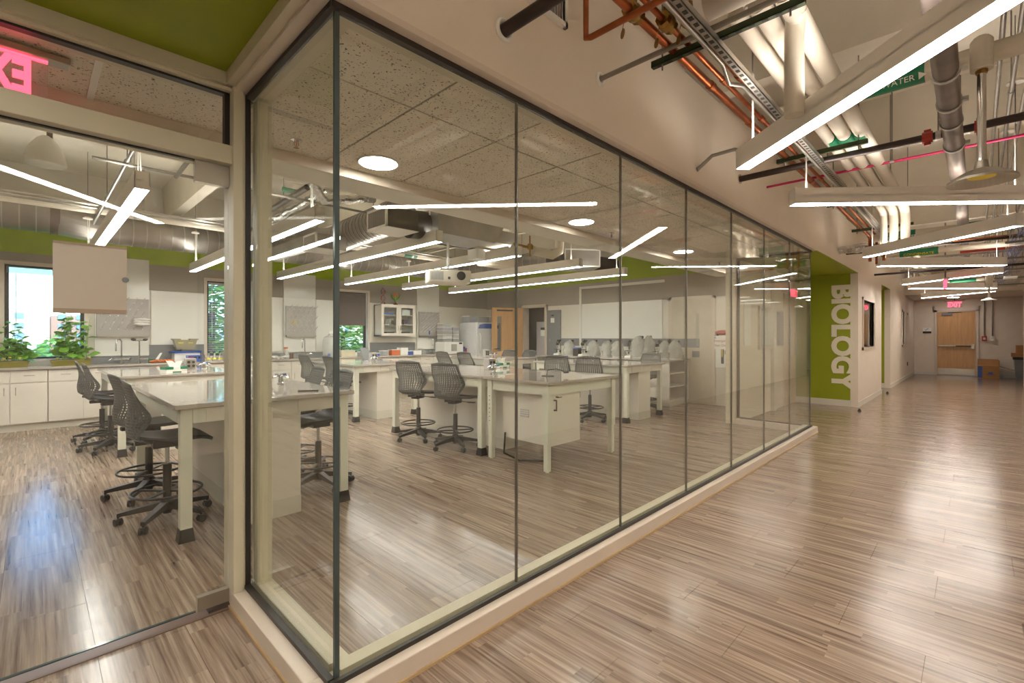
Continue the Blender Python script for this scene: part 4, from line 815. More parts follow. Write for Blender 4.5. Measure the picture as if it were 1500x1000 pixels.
# ---- lab ducts ----
def duct(t,pts,r,m=None,ribs=True,pitch=.16,n=24):
    m=m or DUCT; o=obj('duct_run',M().tube(pts,r,n),m,t,smooth=True)
    if ribs:
        for a,b in zip(pts,pts[1:]):
            a=Vector(a); b=Vector(b); L=(b-a).length; k=0; d=(b-a).normalized(); q=M()
            while k*pitch<L: 
                c=a+d*(k*pitch); q.tube([c,c+d*.014],r+.008,n,True); k+=1
            obj('spiral_seam',q,GALV,t,smooth=True)['kind']='stuff'
t=thing('air_duct','large spiral duct running along the window wall under the ceiling','duct',(2.5,9.2,2.7)); duct(t,[(-3.8,9.25,3.02),(.25,9.25,3.02)],.23); obj('transition',M().tube([(.25,9.25,3.02),(.75,9.2,2.93)],[.24,.22],24),DUCT,t); duct(t,[(.75,9.2,2.93),(7.9,9.2,2.93)],.21); obj('coupling_band',M().tube([(.18,9.25,3.02),(.28,9.25,3.02)],.245,24).tube([(3.0,9.2,2.93),(3.06,9.2,2.93)],.22,24),IRON,t,smooth=True)
for x in (-1,1.2,3.9,6.2): obj('hanger_strap',M().box(x,9.19,3.1,x+.03,9.21,CZ),GALV,t)
t=thing('branch_duct','ribbed branch duct rising from the boxed supply grille toward the window wall','duct',(3.1,5.6,2.6)); duct(t,[(3.15,4.95,2.83),(3.15,6.5,2.78)],.2,pitch=.09); obj('elbow',M().tube([(3.15,6.5,2.78),(3.15,6.9,2.79),(3.15,7.6,2.9),(3.15,9.05,2.93)],.18,20),DUCT,t,smooth=True)
def grille(t,fr,w,h):
    obj('grille_frame',M().box(-w,-h,-.01,w,-h+.025,.012,fr).box(-w,h-.025,-.01,w,h,.012,fr).box(-w,-h,-.01,-w+.02,h,.012,fr).box(w-.02,-h,-.01,w,h,.012,fr),PAPER,t)
    q=M(); n=int(2*w/.022)
    for k in range(n): q.box(-w+.02+k*.022,-h+.02,-.008,-w+.028+k*.022,h-.02,.004,fr)
    obj('grille_blades',q,PEGB,t)['kind']='stuff'
t=thing('fan_coil_unit','dark boxed fan coil with white grille and round collar hung in the lab','air unit',(3.4,4.6,2.5)); obj('plenum',M().box(2.62,4.4,2.50,3.0,4.79,2.71),mat('dark_duct_liner',(84,80,70),.5,.3,var=.15),t,bevel=.004); obj('plenum_bottom',M().box(2.61,4.39,2.495,3.0,4.80,2.50),PAPER,t); grille(t,frame3((2.605,4.595,2.605),(0,1,0),(0,0,1)),.2,.11)
obj('collar',M().tube([(3.0,4.6,2.62),(3.22,4.6,2.64)],[.16,.16],20),RUB,t,smooth=True); obj('unit_body',M().frust((3.22,4.33,4.1,4.85,2.52),(3.22,4.33,4.3,4.85,2.80)).frust((4.1,4.42,4.5,4.76,2.56),(4.1,4.4,4.6,4.78,2.72)),GALV,t); obj('control_box',M().box(4.3,4.9,2.42,4.6,5.1,2.56),PAPER,t,bevel=.004)
obj('valve_piping',M().tube([(4.5,4.6,2.64),(5.3,4.6,2.62),(5.6,4.6,2.62)],.02,8).ball((5.05,4.6,2.64),.05).tube([(5.05,4.6,2.5),(5.05,4.6,2.8)],.012,6),BRONZE,t,smooth=True)
t=thing('insulated_elbow','white insulated pipe elbow behind the second glass joint','pipe',(5.5,4.6,2.7)); obj('elbow',M().tube([(5.1,4.6,2.6),(5.55,4.6,2.58),(5.72,4.6,2.66),(5.75,4.6,2.95),(5.75,4.6,3.4)],.07,12),INSUL,t,smooth=True)
t=thing('supply_diffuser','small boxed supply diffuser with square grille left of the ribbed duct','air unit',(2.8,6.3,2.5)); obj('plenum',M().box(2.6,6.1,2.5,3.0,6.5,2.69),GALV,t,bevel=.004); obj('plenum_bottom',M().box(2.59,6.09,2.494,3.0,6.51,2.5),PAPER,t); grille(t,frame3((2.59,6.3,2.6),(0,1,0),(0,0,1)),.2,.1)
t=thing('return_diffuser','large square return grille on a duct box at the right of the lab','air unit',(7.15,5.2,2.6)); F2=Matrix.Translation((7.15,5.2,2.8))@Matrix.Rotation(math.radians(-38),4,'Z'); obj('plenum',M().box(-.34,0,-.17,.34,.6,.17,F2),GALV,t,bevel=.004); grille(t,F2@Matrix.Rotation(PI/2,4,'X'),.34,.165); obj('side_elbow',M().tube([(7.6,5.2,2.75),(7.85,5.05,2.72),(7.95,4.9,2.66)],.14,16),RUB,t,smooth=True)
t=thing('long_branch_duct','long spiral duct running back behind the projector from the large grille','duct',(6.9,7,2.7)); duct(t,[(6.95,5.75,2.8),(6.95,8.98,2.85)],.19,pitch=.2)
t=thing('duct_insulation_box','white wrapped duct section between the glass joint and the spiral duct','duct',(6.2,6.2,2.6)); obj('wrap',M().box(5.9,6.4,2.68,6.6,6.75,2.9),INSUL,t,bevel=.03)
# projector
t=thing('projector','white ceiling projector on a pole mount over the tables','projector',(3.62,4.72,2.0)); F3=Matrix.Translation((3.66,4.72,2.0))@Matrix.Rotation(math.radians(-28),4,'Z')
obj('body',M().box(-.26,-.17,0,.26,.2,.155,F3),mat('projector_shell',(206,198,182),.4),t,bevel=.015); obj('lens_ring',M().lathe([(.05,0),(.055,.02),(.04,.022),(.035,.01)],(0,0,0),18,F3@Matrix.Translation((.13,-.17,.085))@Matrix.Rotation(PI/2,4,'X')),RUB,t,smooth=True)
q=M()
for k in range(10): q.box(-.24+k*.016,-.176,.03,-.232+k*.016,-.168,.13,F3)
obj('vent_slots',q,DGREY,t)['kind']='stuff'; obj('sensor',M().box(-.03,-.174,.04,0,-.169,.07,F3),RUB,t); obj('mount_plate',M().box(-.1,-.05,.155,.12,.1,.19,F3),GALV,t); obj('pole',M().tube([F3@Vector((0,0,.18)),F3@Vector((0,0,.52))],.018,10),PAPER,t)
t=thing('covered_shower','emergency shower head wrapped in a white bag behind the glass door','shower',(.07,4.6,2.5)); obj('bag',M().lathe([(.105,0),(.11,.02),(.085,.12),(.045,.18),(.02,.2)],(.07,4.6,2.53),18),mat('white_bag',(228,226,216),.5,bump=.5,bs=14),t,smooth=True); obj('drop_pipe',M().tube([(.09,4.6,2.7),(.09,4.6,CZ)],.016,8),IRON,t)
# lab ceiling pipes
def pipe(lb,pts,r,m,name='pipe',n=12,rods=()):
    p=Vector(pts[0]); t=thing(name,lb,'pipe',tuple(p)); obj('pipe_run',M().tube(pts,r,n),m,t,smooth=True)
    for (x,y) in rods: obj('hanger_rod',M().tube([(x,y,p.z),(x,y,CZ)],.005,6),GREYM,t); obj('clamp',M().tube([(x-.015,y,p.z) if abs(pts[1][0]-pts[0][0])>.1 else (x,y-.015,p.z),(x+.015,y,p.z) if abs(pts[1][0]-pts[0][0])>.1 else (x,y+.015,p.z)],r+.006,n),GALV,t,smooth=True)
    return t
pipe('white insulated pipe running above the spiral duct at the left of the lab',[(-3,8.3,3.02),(8,8.3,3.02)],.06,INSUL,rods=((1.0,8.3),(2.6,8.3),(5.5,8.3)))
pipe('thin galvanised conduit beside the white lab pipe',[(-3,8.0,2.98),(7,8.0,2.98)],.016,GALV,rods=((2.2,8.0),))
pipe('pair conduit next to the thin galvanised one',[(-3,7.85,2.99),(7,7.85,2.99)],.016,GALV)
pipe('grey strut conduit close above the glass door head',[(-3,3.95,2.62),(.7,3.95,2.62),(.8,4.05,2.62),(.8,4.5,2.6)],.016,GREYM,rods=((.2,3.95),(.5,3.95)))
pipe('second grey conduit crossing behind the door head conduit',[(.35,5.2,2.82),(3.1,5.2,2.82)],.014,GREYM,rods=((.6,5.2),(1.6,5.2),(2.9,5.2)))
pipe('blue grey conduit slanting back over the planters',[(.6,4.9,2.9),(.6,8.7,2.9)],.018,GALV,rods=((.6,5.4),(.6,7.0)))
pipe('dark iron pipe high above the second lab pendant',[(1.35,4.2,3.0),(1.35,5.6,3.0)],.05,BLKP,rods=((1.35,4.9),)); pipe('short dark iron pipe ending in a bronze tip in the lab',[(2.15,5.3,3.0),(2.15,6.8,2.95)],.035,BLKP,rods=((2.15,6.0),))
def foil(lb,pts,r):
    q=M(); P_=[]; R_=[]
    for a,b in zip(pts,pts[1:]):
        a=Vector(a); b=Vector(b); n=max(2,int((b-a).length/.06))
        for k in range(n): P_.append(a.lerp(b,k/n)+Vector((random.uniform(-.008,.008),random.uniform(-.008,.008),random.uniform(-.008,.008)))); R_.append(r*random.uniform(.86,1.1))
    t=thing('foil_duct',lb,'duct',tuple(pts[0])); obj('foil_sleeve',q.tube(P_,R_,12),mat('foil',(206,204,200),.22,.95,var=.12,vs=30,bump=.6,bs=40),t); return t
foil('crinkled foil flex duct behind the glass door head',[(2.35,5.2,3.0),(2.35,7.4,2.95)],.05); foil('crinkled foil flex duct dropping left of the glass corner',[(1.9,4.6,3.3),(1.95,4.7,2.85),(2.2,5.0,2.8),(2.9,5.1,3.0)],.05)
pipe('dark sprinkler main with red couplings over the far lab tables',[(4.9,6.6,2.95),(9.3,6.6,2.95)],.028,BLKP,rods=((7,6.6),))
pipe('thin white conduit under the tees at the middle of the lab',[(3.5,3.7,3.2),(3.5,10,3.2)],.012,INSUL); pipe('thin white conduit under the tees at the right of the lab',[(6.2,3.7,3.2),(6.2,10,3.2)],.012,INSUL)
def ptag(lb,x0,x1,y,z,m=SIGNG,txt=None,ax='x',r=.065,size=.06,sm=SIGNW):
    t=thing('pipe_label',lb,'pipe label',((x0+x1)/2,y,z) if ax=='x' else (y,(x0+x1)/2,z)); 
    if ax=='x': obj('wrap_band',M().tube([(x0,y,z),(x1,y,z)],r,16),m,t,smooth=True)
    else: obj('wrap_band',M().tube([(y,x0,z),(y,x1,z)],r,16),m,t,smooth=True)
    if txt:
        c=(x0+x1)/2
        if ax=='y':
            for s_,zz,fx in ((1,.0,1),): 
                f=frame3((y-(r+.002)*.82,c,z-(r+.002)*.57),(0,-1,0),(-.57,0,.82)); text('lettering',txt,size,sm,t,f,.0015,.0)
    return t
ptag('small green label on the white lab pipe at the left',2.5,2.75,8.3,3.02,r=.064); ptag('small green label on the white lab pipe behind the projector',5.3,5.6,8.3,3.02,r=.064); ptag('green label near the glass corner on the branch pipe',2.1,2.28,5.9,3.1,r=.03)
# exit sign behind the transom (seen from behind)
def exit_sign(name,lb,cx,cy,ztop,face,w=.30,h=.19,mirror=False,hang=.0,m=REDL,size=.19,sx=.8):
    # face: unit x-direction of reading text
    t=thing(name,lb,'exit sign',(cx,cy,ztop)); fx=Vector(face); nz=fx.cross(Vector((0,0,1)))
    T=frame3((cx,cy,ztop),face,(0,0,1))
    obj('housing',M().box(-w/2-.07,-.03,-.035,w/2+.07,0,.035,T),STEEL,t,bevel=.004); obj('acrylic_panel',M().box(-w/2,-.03-h,-.003,w/2,-.03,.003,T),CLEARR,t)
    text('lettering','EXIT',size,m,t,T@Matrix.Translation((0,-.03-h/2-.005,0)),.004,.008,sx=sx); obj('lamp_slot',M().box(-w/2,-.036,-.012,w/2,-.0301,.012,T),m,t)
    if hang: obj('stem',M().tube([(cx,cy,ztop),(cx,cy,ztop+hang)],.012,8),GREYM,t)
    return t
CLEARR=mat('acrylic',(240,200,200),.1,var=.01,alpha=.18)
exit_sign('exit_sign','red edge lit EXIT sign seen from behind through the transom',-.12,2.85,2.55,(-1,0,0),w=.34,h=.18,size=.2,sx=.6)
exit_sign('exit_sign','red lit EXIT sign above the maple end door',20.9,.5,2.50,(0,-1,0),w=.36,h=.2,size=.2,hang=.14)
exit_sign('exit_sign','hanging red and white exit tag seen edge on in the corridor',11.9,.41,2.42,(-.985,-.17,0),w=.26,h=.18,size=.2,hang=1.53)
# ================= CORRIDOR SERVICES =================
cop=[(1.17,.022),(1.09,.015),(1.0,.022)]
for (y,r),lb in zip(cop,('thick bright copper pipe nearest the wall','thin copper pipe between the two thick ones','thick copper pipe furthest from the wall')):
    t=pipe(lb+' in the corridor',[(.9,y,2.89),(9.0,y,2.89),(9.08,y,2.85),(9.08,y,2.45 if r<.02 else 2.5)],r,COPPER)
    for x in (1.5,2.9,3.6,5.4): obj('coupling',M().tube([(x+r,y,2.89),(x+.07,y,2.89)],r+.005,12),COPPER,t,smooth=True)
for k,(y,x) in enumerate(((1.17,2.02),(1.09,2.2),(1.0,2.25))):
    t=thing('pipe_valve',['bronze valve with a blue ring on the wall side copper pipe','bronze valve with a brass tag on the thin copper pipe','bronze valve half behind the insulation on the outer copper pipe'][k],'valve',(x,y,2.86)); obj('valve_body',M().tube([(x-.05,y,2.89),(x+.05,y,2.89)],[.036,.036],8).ball((x,y,2.89),.043,n=10,m=6).tube([(x,y,2.89),(x,y,2.97)],.018,8),BRONZE,t,smooth=True); obj('hand_lever',M().box(x-.09,y-.008,2.965,x+.03,y+.008,2.972),BLUE if k==0 else STEEL,t); obj('brass_tag',M().lathe([(.022,0),(.022,.003)],(0,0,0),14,Matrix.Translation((x-.05,y+.03,2.78))@Matrix.Rotation(PI/2,4,'Y')@Matrix.Rotation(.6,4,'X')),BRONZE,t); obj('chain',M().tube([(x-.05,y+.03,2.80),(x-.05,y+.01,2.87)],.002,4),BRONZE,t)
for y,r,lb in ((.87,.040,'slimmer white insulated pipe next to the slotted channel'),(.765,.047,'middle white insulated pipe of the corridor trio'),(.65,.051,'thick outer white insulated pipe of the corridor trio')):
    pipe(lb,[(2.5,y,2.975),(7.75,y,2.975),(7.85,y,2.95),(7.88,y,2.86),(7.88,y,2.55)],r,INSUL,name='insulated_pipe')
pipe('white insulated riser dropping from the trio behind the nearest light',[(2.68,.64,2.975),(2.74,.66,2.95),(2.76,.67,2.88),(2.76,.67,2.48)],.046,INSUL,name='insulated_pipe')
for x,w,lb in ((2.2,.07,'fat white insulated pipe end at the top edge, left one'),(2.42,.075,'fat white insulated pipe end at the top edge, right one by the strut')): pipe(lb,[(x,.98,3.03),(x,-.9,3.03)],w,INSUL,name='insulated_pipe',n=16)
def channel(lb,p0,p1,w=.03,m=STRUT,slots=True,rods=True):
    p0=Vector(p0); p1=Vector(p1); L=(p1-p0).length; an=math.atan2((p1-p0).y,(p1-p0).x); t=thing('strut_channel',lb,'strut',tuple((p0+p1)/2)); T=Matrix.Translation(p0)@Matrix.Rotation(an,4,'Z')
    obj('channel',M().box(0,-w/2,0,L,w/2,.004,T).box(0,-w/2,0,L,-w/2+.003,.035,T).box(0,w/2-.003,0,L,w/2,.035,T),m,t)
    q=M(); k=.03
    while k<L-.03: q.box(k,-w/4,-.0015,k+.028,w/4,.001,T); k+=.06
    obj('slot_row',q,RUB,t)['kind']='stuff'
    if rods: 
        for s in (.06,L-.06): c=T@Vector((s,0,0)); obj('threaded_rod',M().tube([(c.x,c.y,c.z-.03),(c.x,c.y,CZ)],.005,6),GREYM,t)
    return t
channel('green slotted trapeze strut nearest, carrying the copper pipes',(2.45,1.3,2.845),(2.45,.55,2.845)); channel('green slotted trapeze strut in the middle of the pipe run',(4.56,1.24,2.845),(4.56,.6,2.845)); channel('green slotted trapeze strut hidden by the level light',(6.5,1.24,2.845),(6.5,.6,2.845)); channel('green slotted trapeze strut before the foil pipe',(8.3,1.28,2.845),(8.3,.6,2.845))
channel('long galvanised slotted channel running between copper and white pipes',(1.6,.935,2.80),(8.4,.935,2.80),.04,GALV,True,False); pipe('thin white conduit clipped along the slotted channel',[(1.8,.97,2.8),(2.6,.97,2.8),(2.75,.99,2.76),(2.9,.97,2.8),(8.2,.97,2.8)],.011,GALV)
t=pipe('grey conduit with white collar crossing from the wall above the glass',[(2.37,1.6,2.87),(2.37,-.9,2.87)],.014,GREYM); obj('wall_collar',M().torus((0,0,0),.03,.012,16,8,Matrix.Translation((2.37,1.595,2.87))@Matrix.Rotation(PI/2,4,'X')),PAPER,t,smooth=True)
t=pipe('thick black iron pipe leaving the wall at the top left of the corridor',[(1.57,1.6,2.79),(1.57,-.9,2.79)],.03,BLKP); obj('wall_collar',M().torus((0,0,0),.045,.012,18,8,Matrix.Translation((1.57,1.595,2.79))@Matrix.Rotation(PI/2,4,'X')),PAPER,t,smooth=True)
t=pipe('black sprinkler branch crossing above the second light, with red couplings',[(4.7,1.6,2.83),(4.7,-.9,2.83)],.028,BLKP,rods=((4.7,.2),)); obj('wall_plate',M().lathe([(.045,0),(.045,.01)],(0,0,0),14,Matrix.Translation((4.7,1.6,2.83))@Matrix.Rotation(PI/2,4,'X')),CHROME,t)
for y in (.26,-.02): obj('red_coupling',M().tube([(4.7,y-.03,2.83),(4.7,y+.03,2.83)],.042,12).box(4.685,y-.02,2.77,4.715,y+.02,2.79).box(4.685,y-.02,2.87,4.715,y+.02,2.885),RED,t)
pipe('magenta fire alarm conduit crossing the corridor',[(5.52,1.6,2.94),(5.52,-.9,2.94)],.012,PINK,rods=((5.52,1.05),(5.52,.55)))
pipe('copper branch with an elbow rising at the top of the corridor wall',[(1.9,1.36,3.4),(1.9,1.36,2.80),(1.9,1.33,2.79),(1.9,-.9,2.79)],.015,COPPER)
t=pipe('large grey cast iron drain pipe running along the corridor ceiling',[(2.45,.113,2.71),(8.2,.113,2.71)],.052,IRON,n=18,rods=((4.1,.113),(6.5,.113)))
for x in (3.3,3.75,4.6): obj('riser_clamp',M().tube([(x,.113,2.71),(x+.03,.113,2.71)],.06,16).box(x,.03,2.70,x+.03,.055,2.72),GALV,t,smooth=True)
t=pipe('white insulated cold water main crossing above the nearest light',[(3.6,1.0,2.86),(3.6,-.9,2.86)],.052,INSUL,name='insulated_pipe',n=16)
ptag('green COLD WATER label with arrow on the crossing main',.21,.62,3.6,2.86,txt='LAB COLD WATER \u25b6',ax='y',r=.056,size=.045)
t=thing('emergency_shower','steel emergency shower head with a yellow disc hanging in the corridor','shower',(3.45,-.02,2.15)); obj('bell',M().lathe([(.005,.05),(.045,.035),(.125,-.004),(.138,-.008),(.135,.004),(.07,.045),(.03,.06),(.024,.1)],(3.45,-.02,2.15),28),STEEL,t,smooth=True); obj('yellow_disc',M().lathe([(.055,.016),(.055,.022)],(3.45,-.02,2.15),18),YEL,t); obj('drop_pipe',M().tube([(3.45,-.02,2.23),(3.45,-.02,2.74)],.018,12),CHROME,t,smooth=True); obj('union',M().lathe([(.022,0),(.026,.01),(.022,.03)],(3.45,-.02,2.70),10),BRONZE,t); obj('insulated_tee',M().tube([(3.45,-.02,2.72),(3.45,-.02,2.87)],.045,14).tube([(3.45,-.02,2.86),(3.62,-.02,2.86)],.045,14),INSUL,t,smooth=True)
t=thing('emergency_shower','small distant emergency shower head before the exit door','shower',(14.9,-.2,2.15)); obj('bell',M().lathe([(.13,0),(.125,.01),(.05,.04),(.02,.06)],(14.9,-.2,2.15),20),PAPER,t,smooth=True); obj('drop_pipe',M().tube([(14.9,-.2,2.2),(14.9,-.2,CZ)],.02,8),CHROME,t); obj('insulated_tee',M().tube([(14.9,-.2,2.45),(14.9,-.2,2.7)],.06,10),INSUL,t)
for y0,lb in ((.86,'small green wrap on the slimmer white pipe'),(.765,'small green wrap with letters on the middle white pipe'),(.655,'small green wrap with letters on the thick white pipe')): ptag(lb,4.62,4.8,y0,2.975,r=.042 if y0>.8 else .053)
for k,y in enumerate((-.12,-.2,-.28)): pipe('%s of three galvanised conduits running along the right of the corridor ceiling'%['left','middle','right'][k],[(2.5,y,3.3),(18,y,3.3)],.014,GALV,rods=((5.5,y),(8.5,y)) if k==1 else ())
t=foil('foil wrapped pipe sloping out of the wall beside the green alcove',[(9.2,1.6,2.74),(9.2,.2,2.74)],.07)
pipe('short black pipe below the foil wrapped pipe',[(9.85,1.6,2.77),(9.85,-.8,2.77)],.022,BLKP); pipe('long thin black pipe near the second green alcove',[(13.0,1.6,2.70),(13.0,-.8,2.70)],.022,BLKP)
t=pipe('black cross pipe with two red couplings behind the third light',[(7.3,.1,2.88),(7.3,-.9,2.88)],.026,BLKP)
for y in (-.02,-.1): obj('red_coupling',M().tube([(7.3,y-.025,2.88),(7.3,y+.025,2.88)],.04,12),RED,t)
pipe('white cross main behind the third light with green labels',[(8.9,1.1,2.82),(8.9,-.9,2.82)],.06,INSUL,name='insulated_pipe'); ptag('green LAB COLD WATER label behind the third light',.62,1.02,8.9,2.82,txt='LAB COLD WATER',ax='y',r=.064,size=.05); ptag('green WASTE label right of the third light',-.3,.08,8.9,2.82,txt='WASTE',ax='y',r=.075,size=.075)
pipe('white cross main with a yellow and green label',[(10.6,1.2,2.78),(10.6,-.9,2.78)],.045,INSUL,name='insulated_pipe'); ptag('green label with yellow writing above the fourth light',.45,.95,10.6,2.78,txt='CONDENSATE',ax='y',r=.06,size=.06,sm=YEL)
pipe('thin copper cross pipe above the fourth light',[(10.2,1.2,2.85),(10.2,-.9,2.85)],.012,COPPER); pipe('red coupled sprinkler pipe above the fourth light',[(11.2,.2,2.8),(11.2,-.9,2.8)],.03,RED)
pipe('white cross pipe with a dark green label near the end',[(17.0,1.4,2.8),(17.0,-.9,2.8)],.04,INSUL,name='insulated_pipe'); ptag('small dark green label near the corridor end',.0,.5,17.0,2.8,ax='y',r=.045)
pipe('dark iron pipe along the far corridor ceiling',[(10,.15,2.95),(19,.15,2.95)],.06,IRON)
pipe('galvanised conduit along the far left of the corridor ceiling',[(9.5,1.2,2.9),(19,1.2,2.9)],.02,GALV); pipe('white pipe along the far left of the corridor ceiling',[(10,1.0,2.95),(19,1.0,2.95)],.045,INSUL); pipe('second white pipe along the far left of the corridor ceiling',[(11,.85,2.95),(19,.85,2.95)],.045,INSUL)
t=pipe('grey flexible conduit leaving the wall by the end of the nearest light',[(3.75,1.6,2.68),(3.8,1.5,2.78),(3.95,1.38,2.84),(4.3,1.3,2.86)],.014,GREYM)
# small bundle of exposed items far in the corridor
for k in range(4): channel('%s far cross strut above the zigzag lights'%['first','second','third','last'][k],(11.6+k*1.9,1.2,2.78),(11.6+k*1.9,-.7,2.78),.03,GALV,True,True)
# wire cable tray
t=thing('cable_tray','galvanised wire basket cable tray along the right of the corridor','cable tray',(12,-.5,2.8)); q=M()
for y,z in [(-.34,2.82),(-.34,2.76)]+[(-.36-.06*k,2.74) for k in range(8)]+[(-.80,2.76),(-.80,2.82)]: q.box(4.6,y-.002,z-.002,19.1,y+.002,z+.002)
k=4.6
while k<19.1: q.box(k-.002,-.80,2.738,k+.002,-.34,2.742); q.box(k-.002,-.342,2.74,k+.002,-.338,2.83); k+=.1
obj('wire_basket',q,GALV,t)['kind']='stuff'
for x in (6,8,10,12,14,16,18): obj('support_bracket',M().box(x-.015,-.9,2.70,x+.015,-.3,2.73).tube([(x,-.33,2.7),(x,-.33,CZ)],.005,6),GREYM,t)
for k in range(5): tag(obj('data_cable',M().tube([(4.4+.2*i,-.40-.03*k+.02*math.sin(i*.9+k),2.765+.02*abs(math.sin(i*.7+k*2))) for i in range(72)],.007,5),LBLUE,None,smooth=True),['leftmost thin blue cable in the wire tray','thin blue cable second from the left in the tray','middle thin blue cable of five in the tray','thin blue cable second from the right in the tray','rightmost of the five thin blue tray cables'][k],'cable','blue data cables in the wire tray')
t=thing('smoke_detector','small white access point under the far cable tray','detector',(15.5,-.55,2.68)); obj('housing',M().box(15.3,-.66,2.66,15.7,-.44,2.70),PAPER,t,bevel=.01)
# BIOLOGY letters
bt=thing('wall_lettering','large pale vertical word BIOLOGY on the green alcove wall','lettering',(10.99,1.86,1.35))
sp={'B':1}; word='BIOLOGY'; zc=2.35; F4=frame3((10.99,1.86,0),(0,0,-1),(0,-1,0))
text('letter_row','BIOLOGY',.47,mat('pale_letters',(226,218,196),.5,var=.01),bt,Matrix.Translation((0,0,1.345))@F4,.004,.022,sx=1.0)
# vent grille on upper wall
t=thing('vent_grille','white louvered vent grille high on the wall at the top edge','vent',(1.8,1.59,3.2)); grille(t,frame3((1.8,1.59,3.25),(1,0,0),(0,0,1)),.24,.24)
# end door
fr=sgroup('door_4'); obj('door_frame',M().box(22.25,-.06,0,22.31,.01,2.26).box(22.25,.98,0,22.31,1.05,2.26).box(22.25,-.06,2.2,22.31,1.05,2.26),TRIM,fr,bevel=.004); obj('door_leaf',M().box(22.27,.015,.01,22.31,.975,2.195),WOOD,fr)
obj('kick_plate',M().box(22.262,.03,.03,22.27,.96,.25),STEEL,fr); obj('panic_bar',M().box(22.20,.06,1.0,22.25,.93,1.045),STEEL,fr,bevel=.004); obj('bar_grip',M().box(22.19,.1,1.005,22.2,.5,1.04),RUB,fr); obj('bar_latch',M().box(22.19,.04,.93,22.27,.13,1.09),STEEL,fr,bevel=.006); obj('door_closer',M().box(22.2,.58,2.08,22.27,.86,2.16),DGREY,fr,bevel=.004); obj('closer_arm',M().box(22.22,.35,2.17,22.24,.7,2.185),RUB,fr)
t=thing('stair_sign','cream and black stair sign left of the exit door','sign',(22.28,1.25,1.5)); obj('cream_plate',M().box(22.27,1.13,1.52,22.28,1.36,1.66),PAPER,t); obj('black_plate',M().box(22.268,1.13,1.46,22.28,1.36,1.53),RUB,t); obj('stair_symbol',M().prism([(-.05,-.03),(-.04,-.04),(.05,.03),(.04,.04)],0,.003,frame3((22.266,1.25,1.6),(0,-1,0),(0,0,1))),RUB,t)
for y,n,lb,m in ((-.19,'fire_alarm_pull','red fire alarm pull station at the end of its conduit',RED),(-.38,'outlet_box','white round outlet box at the end of its conduit',PAPER)):
    t=thing(n,lb,'alarm' if m is RED else 'outlet',(22.25,y,1.2)); obj('case',M().box(22.2,y-.06,1.2,22.29,y+.06,1.36),m,t,bevel=.01); obj('conduit',M().tube([(22.25,y,1.36),(22.25,y,2.64)],.016,8),GREYM,t); obj('front_plate',M().box(22.195,y-.03,1.24,22.2,y+.03,1.31),STEEL,t)
# boxes by the door
t=thing('cardboard_box','open cardboard moving box with blue print by the exit door','box',(21.75,-.28,0)); obj('carton',M().box(21.5,-.52,0,22.0,-.03,.4),BOX,t); obj('flap',M().frust((21.98,-.52,22.0,-.03,.4),(22.08,-.52,22.09,-.03,.60)).box(21.5,-.53,.4,21.98,-.515,.58),BOX,t); obj('side_flap',M().frust((21.5,-.55,21.95,-.52,.39),(21.5,-.86,21.95,-.84,.28)),BOX,t)
obj('blue_print',M().box(21.497,-.14,.02,21.5,-.04,.38).box(21.497,-.42,.12,21.5,-.24,.14).box(21.497,-.38,.15,21.5,-.28,.2),BLUE,t)
t=thing('waste_bin','grey waste bin with a dark rim under two cartons','bin',(21.9,-1.05,0)); obj('bin_body',M().frust((21.7,-1.3,22.1,-.9,0),(21.65,-1.35,22.15,-.86,.62)),DGREY,t); obj('rim',M().box(21.62,-1.38,.62,22.17,-.83,.7),RUB,t)
t=thing('cardboard_box','flat brown carton lying on the waste bin','box',(21.9,-1.05,.7)); obj('carton',M().box(21.6,-1.4,.702,22.2,-.8,.82),BOX,t,bevel=.003)
t=thing('cardboard_box','small brown carton on top of the flat one','box',(21.9,-1.08,.82)); obj('carton',M().box(21.7,-1.35,.822,22.1,-.9,1.07),BOX,t,bevel=.003)
t=thing('motion_sensor','small white round sensor on the corridor wall near the end','sensor',(19.9,1.57,2.1)); obj('dome',M().ball((19.9,1.575,2.08),.05,1,.6,1),PAPER,t,smooth=True)
t=thing('wall_outlet','small dark outlet low on the corridor wall near the end','outlet',(20,1.59,.45)); obj('plate',M().box(19.9,1.588,.4,20.05,1.599,.52),RUB,t)
for x,y,lb in ((10.45,1.5,'small dark door stop on the floor before the BIOLOGY wall'),(14.2,1.5,'small dark door stop on the floor before the second green alcove')): t=thing('door_stop',lb,'door stop',(x,y,0)); obj('base',M().lathe([(.03,0),(.03,.01),(.018,.03),(.015,.045)],(x,y,0),12),RUB,t,smooth=True)
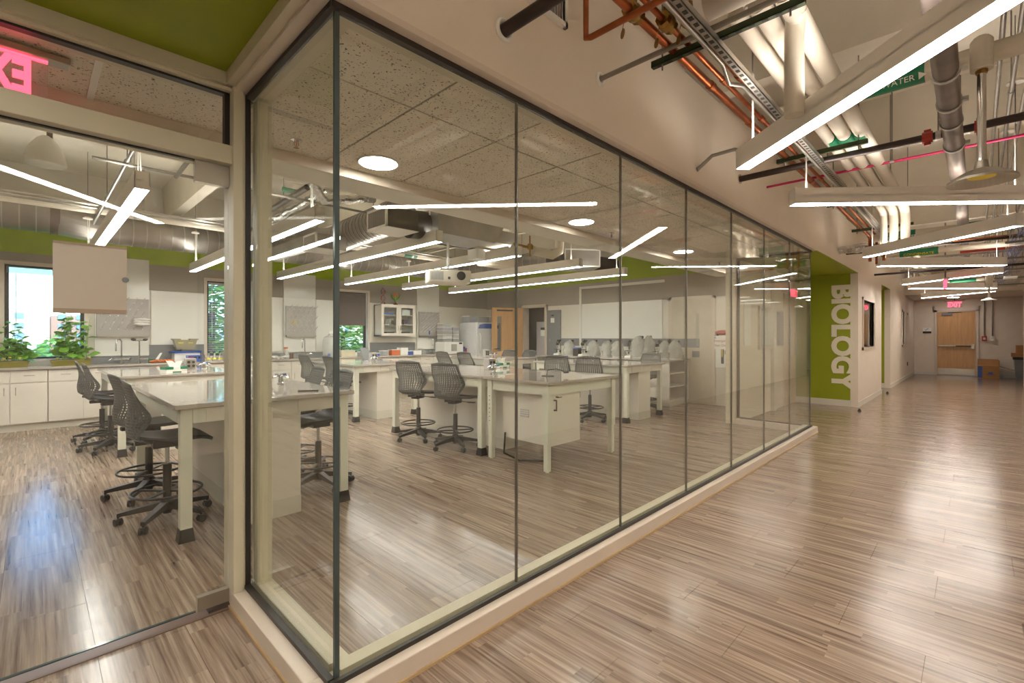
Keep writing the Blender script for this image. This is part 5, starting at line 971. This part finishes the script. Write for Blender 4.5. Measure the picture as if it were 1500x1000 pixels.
# ================= OUTSIDE =================
struct('ground_lawn',M().box(-60,11,-1.0,80,200,-.9),mat('lawn',(96,150,52),.9,var=.2,vs=.4))
struct('ground_road',M().box(-60,34,-.9,80,46,-.88),mat('asphalt',(176,178,180),.9))
SKYW=mat('far_window',(150,170,190),.3)
t=thing('apartment_building','pale apartment building with rows of windows far beyond the left window','building',(0,92,-1)); BW=mat('pale_facade',(236,226,206),.8); 
for k in range(6):
    x0=-46+k*16; b=obj('wing',M().box(x0,92+(k%2)*3,-1,x0+14.5,104,4.4+(k%3)*.35),BW if k%3 else mat('red_facade',(206,150,130),.8),t)
    for f in range(4):
        for c in range(7): obj('window',M().box(x0+.7+c*1.95,91.9+(k%2)*3,-.2+f*1.35,x0+1.6+c*1.95,92+(k%2)*3,.5+f*1.35),SKYW,b)
def tree(x,y,z,r,h,lb,n=3200,sz=.095):
    t=thing('tree',lb,'tree',(x,y,-.9),'leafy trees outside the windows'); obj('trunk',M().tube([(x,y,-.9),(x+.1,y,h*.5)],[.14,.07],8),mat('bark',(90,72,56),.9),t); q=M()
    for k in range(n):
        a=random.uniform(0,2*PI); e=math.asin(random.uniform(-1,1)); rr=r*random.uniform(.55,1)**.5; c=Vector((x+rr*math.cos(a)*math.cos(e),y+rr*math.sin(a)*math.cos(e),z+h*.5*math.sin(e)*random.uniform(.6,1)))
        R=Matrix.Translation(c)@Matrix.Rotation(random.uniform(0,6),4,'Z')@Matrix.Rotation(random.uniform(0,6),4,'X'); s=sz*random.uniform(.6,1.4)
        q.add([R@Vector(v) for v in ((-s,0,0),(0,-s*.45,.02),(s,0,0),(0,s*.45,.02))],[(0,1,2,3)])
    o=obj('foliage',q,DLEAF,t); o['kind']='stuff'
tree(4.5,16.5,1.6,1.9,5,'tall leafy tree seen through the slatted middle window'); tree(3.4,15,1.8,1.6,4.6,'leafy tree nearer the slatted middle window'); tree(7.9,16.5,1.0,1.7,3,'light green tree below the dark blind'); tree(9.4,17,1.8,2.0,4.5,'dark tree behind the light green one below the blind'); tree(8.3,14.4,.2,1.1,1.6,'low bright shrub just outside the right window',1500,.07)
tree(6.0,19,2.6,2.4,6,'back row tree filling the gap between the windows')
tree(-3.5,42,.2,1.3,2.6,'small young tree on the far lawn, left',300,.2); tree(1.2,44,.2,1.2,2.4,'small young tree on the far lawn, right',300,.2)
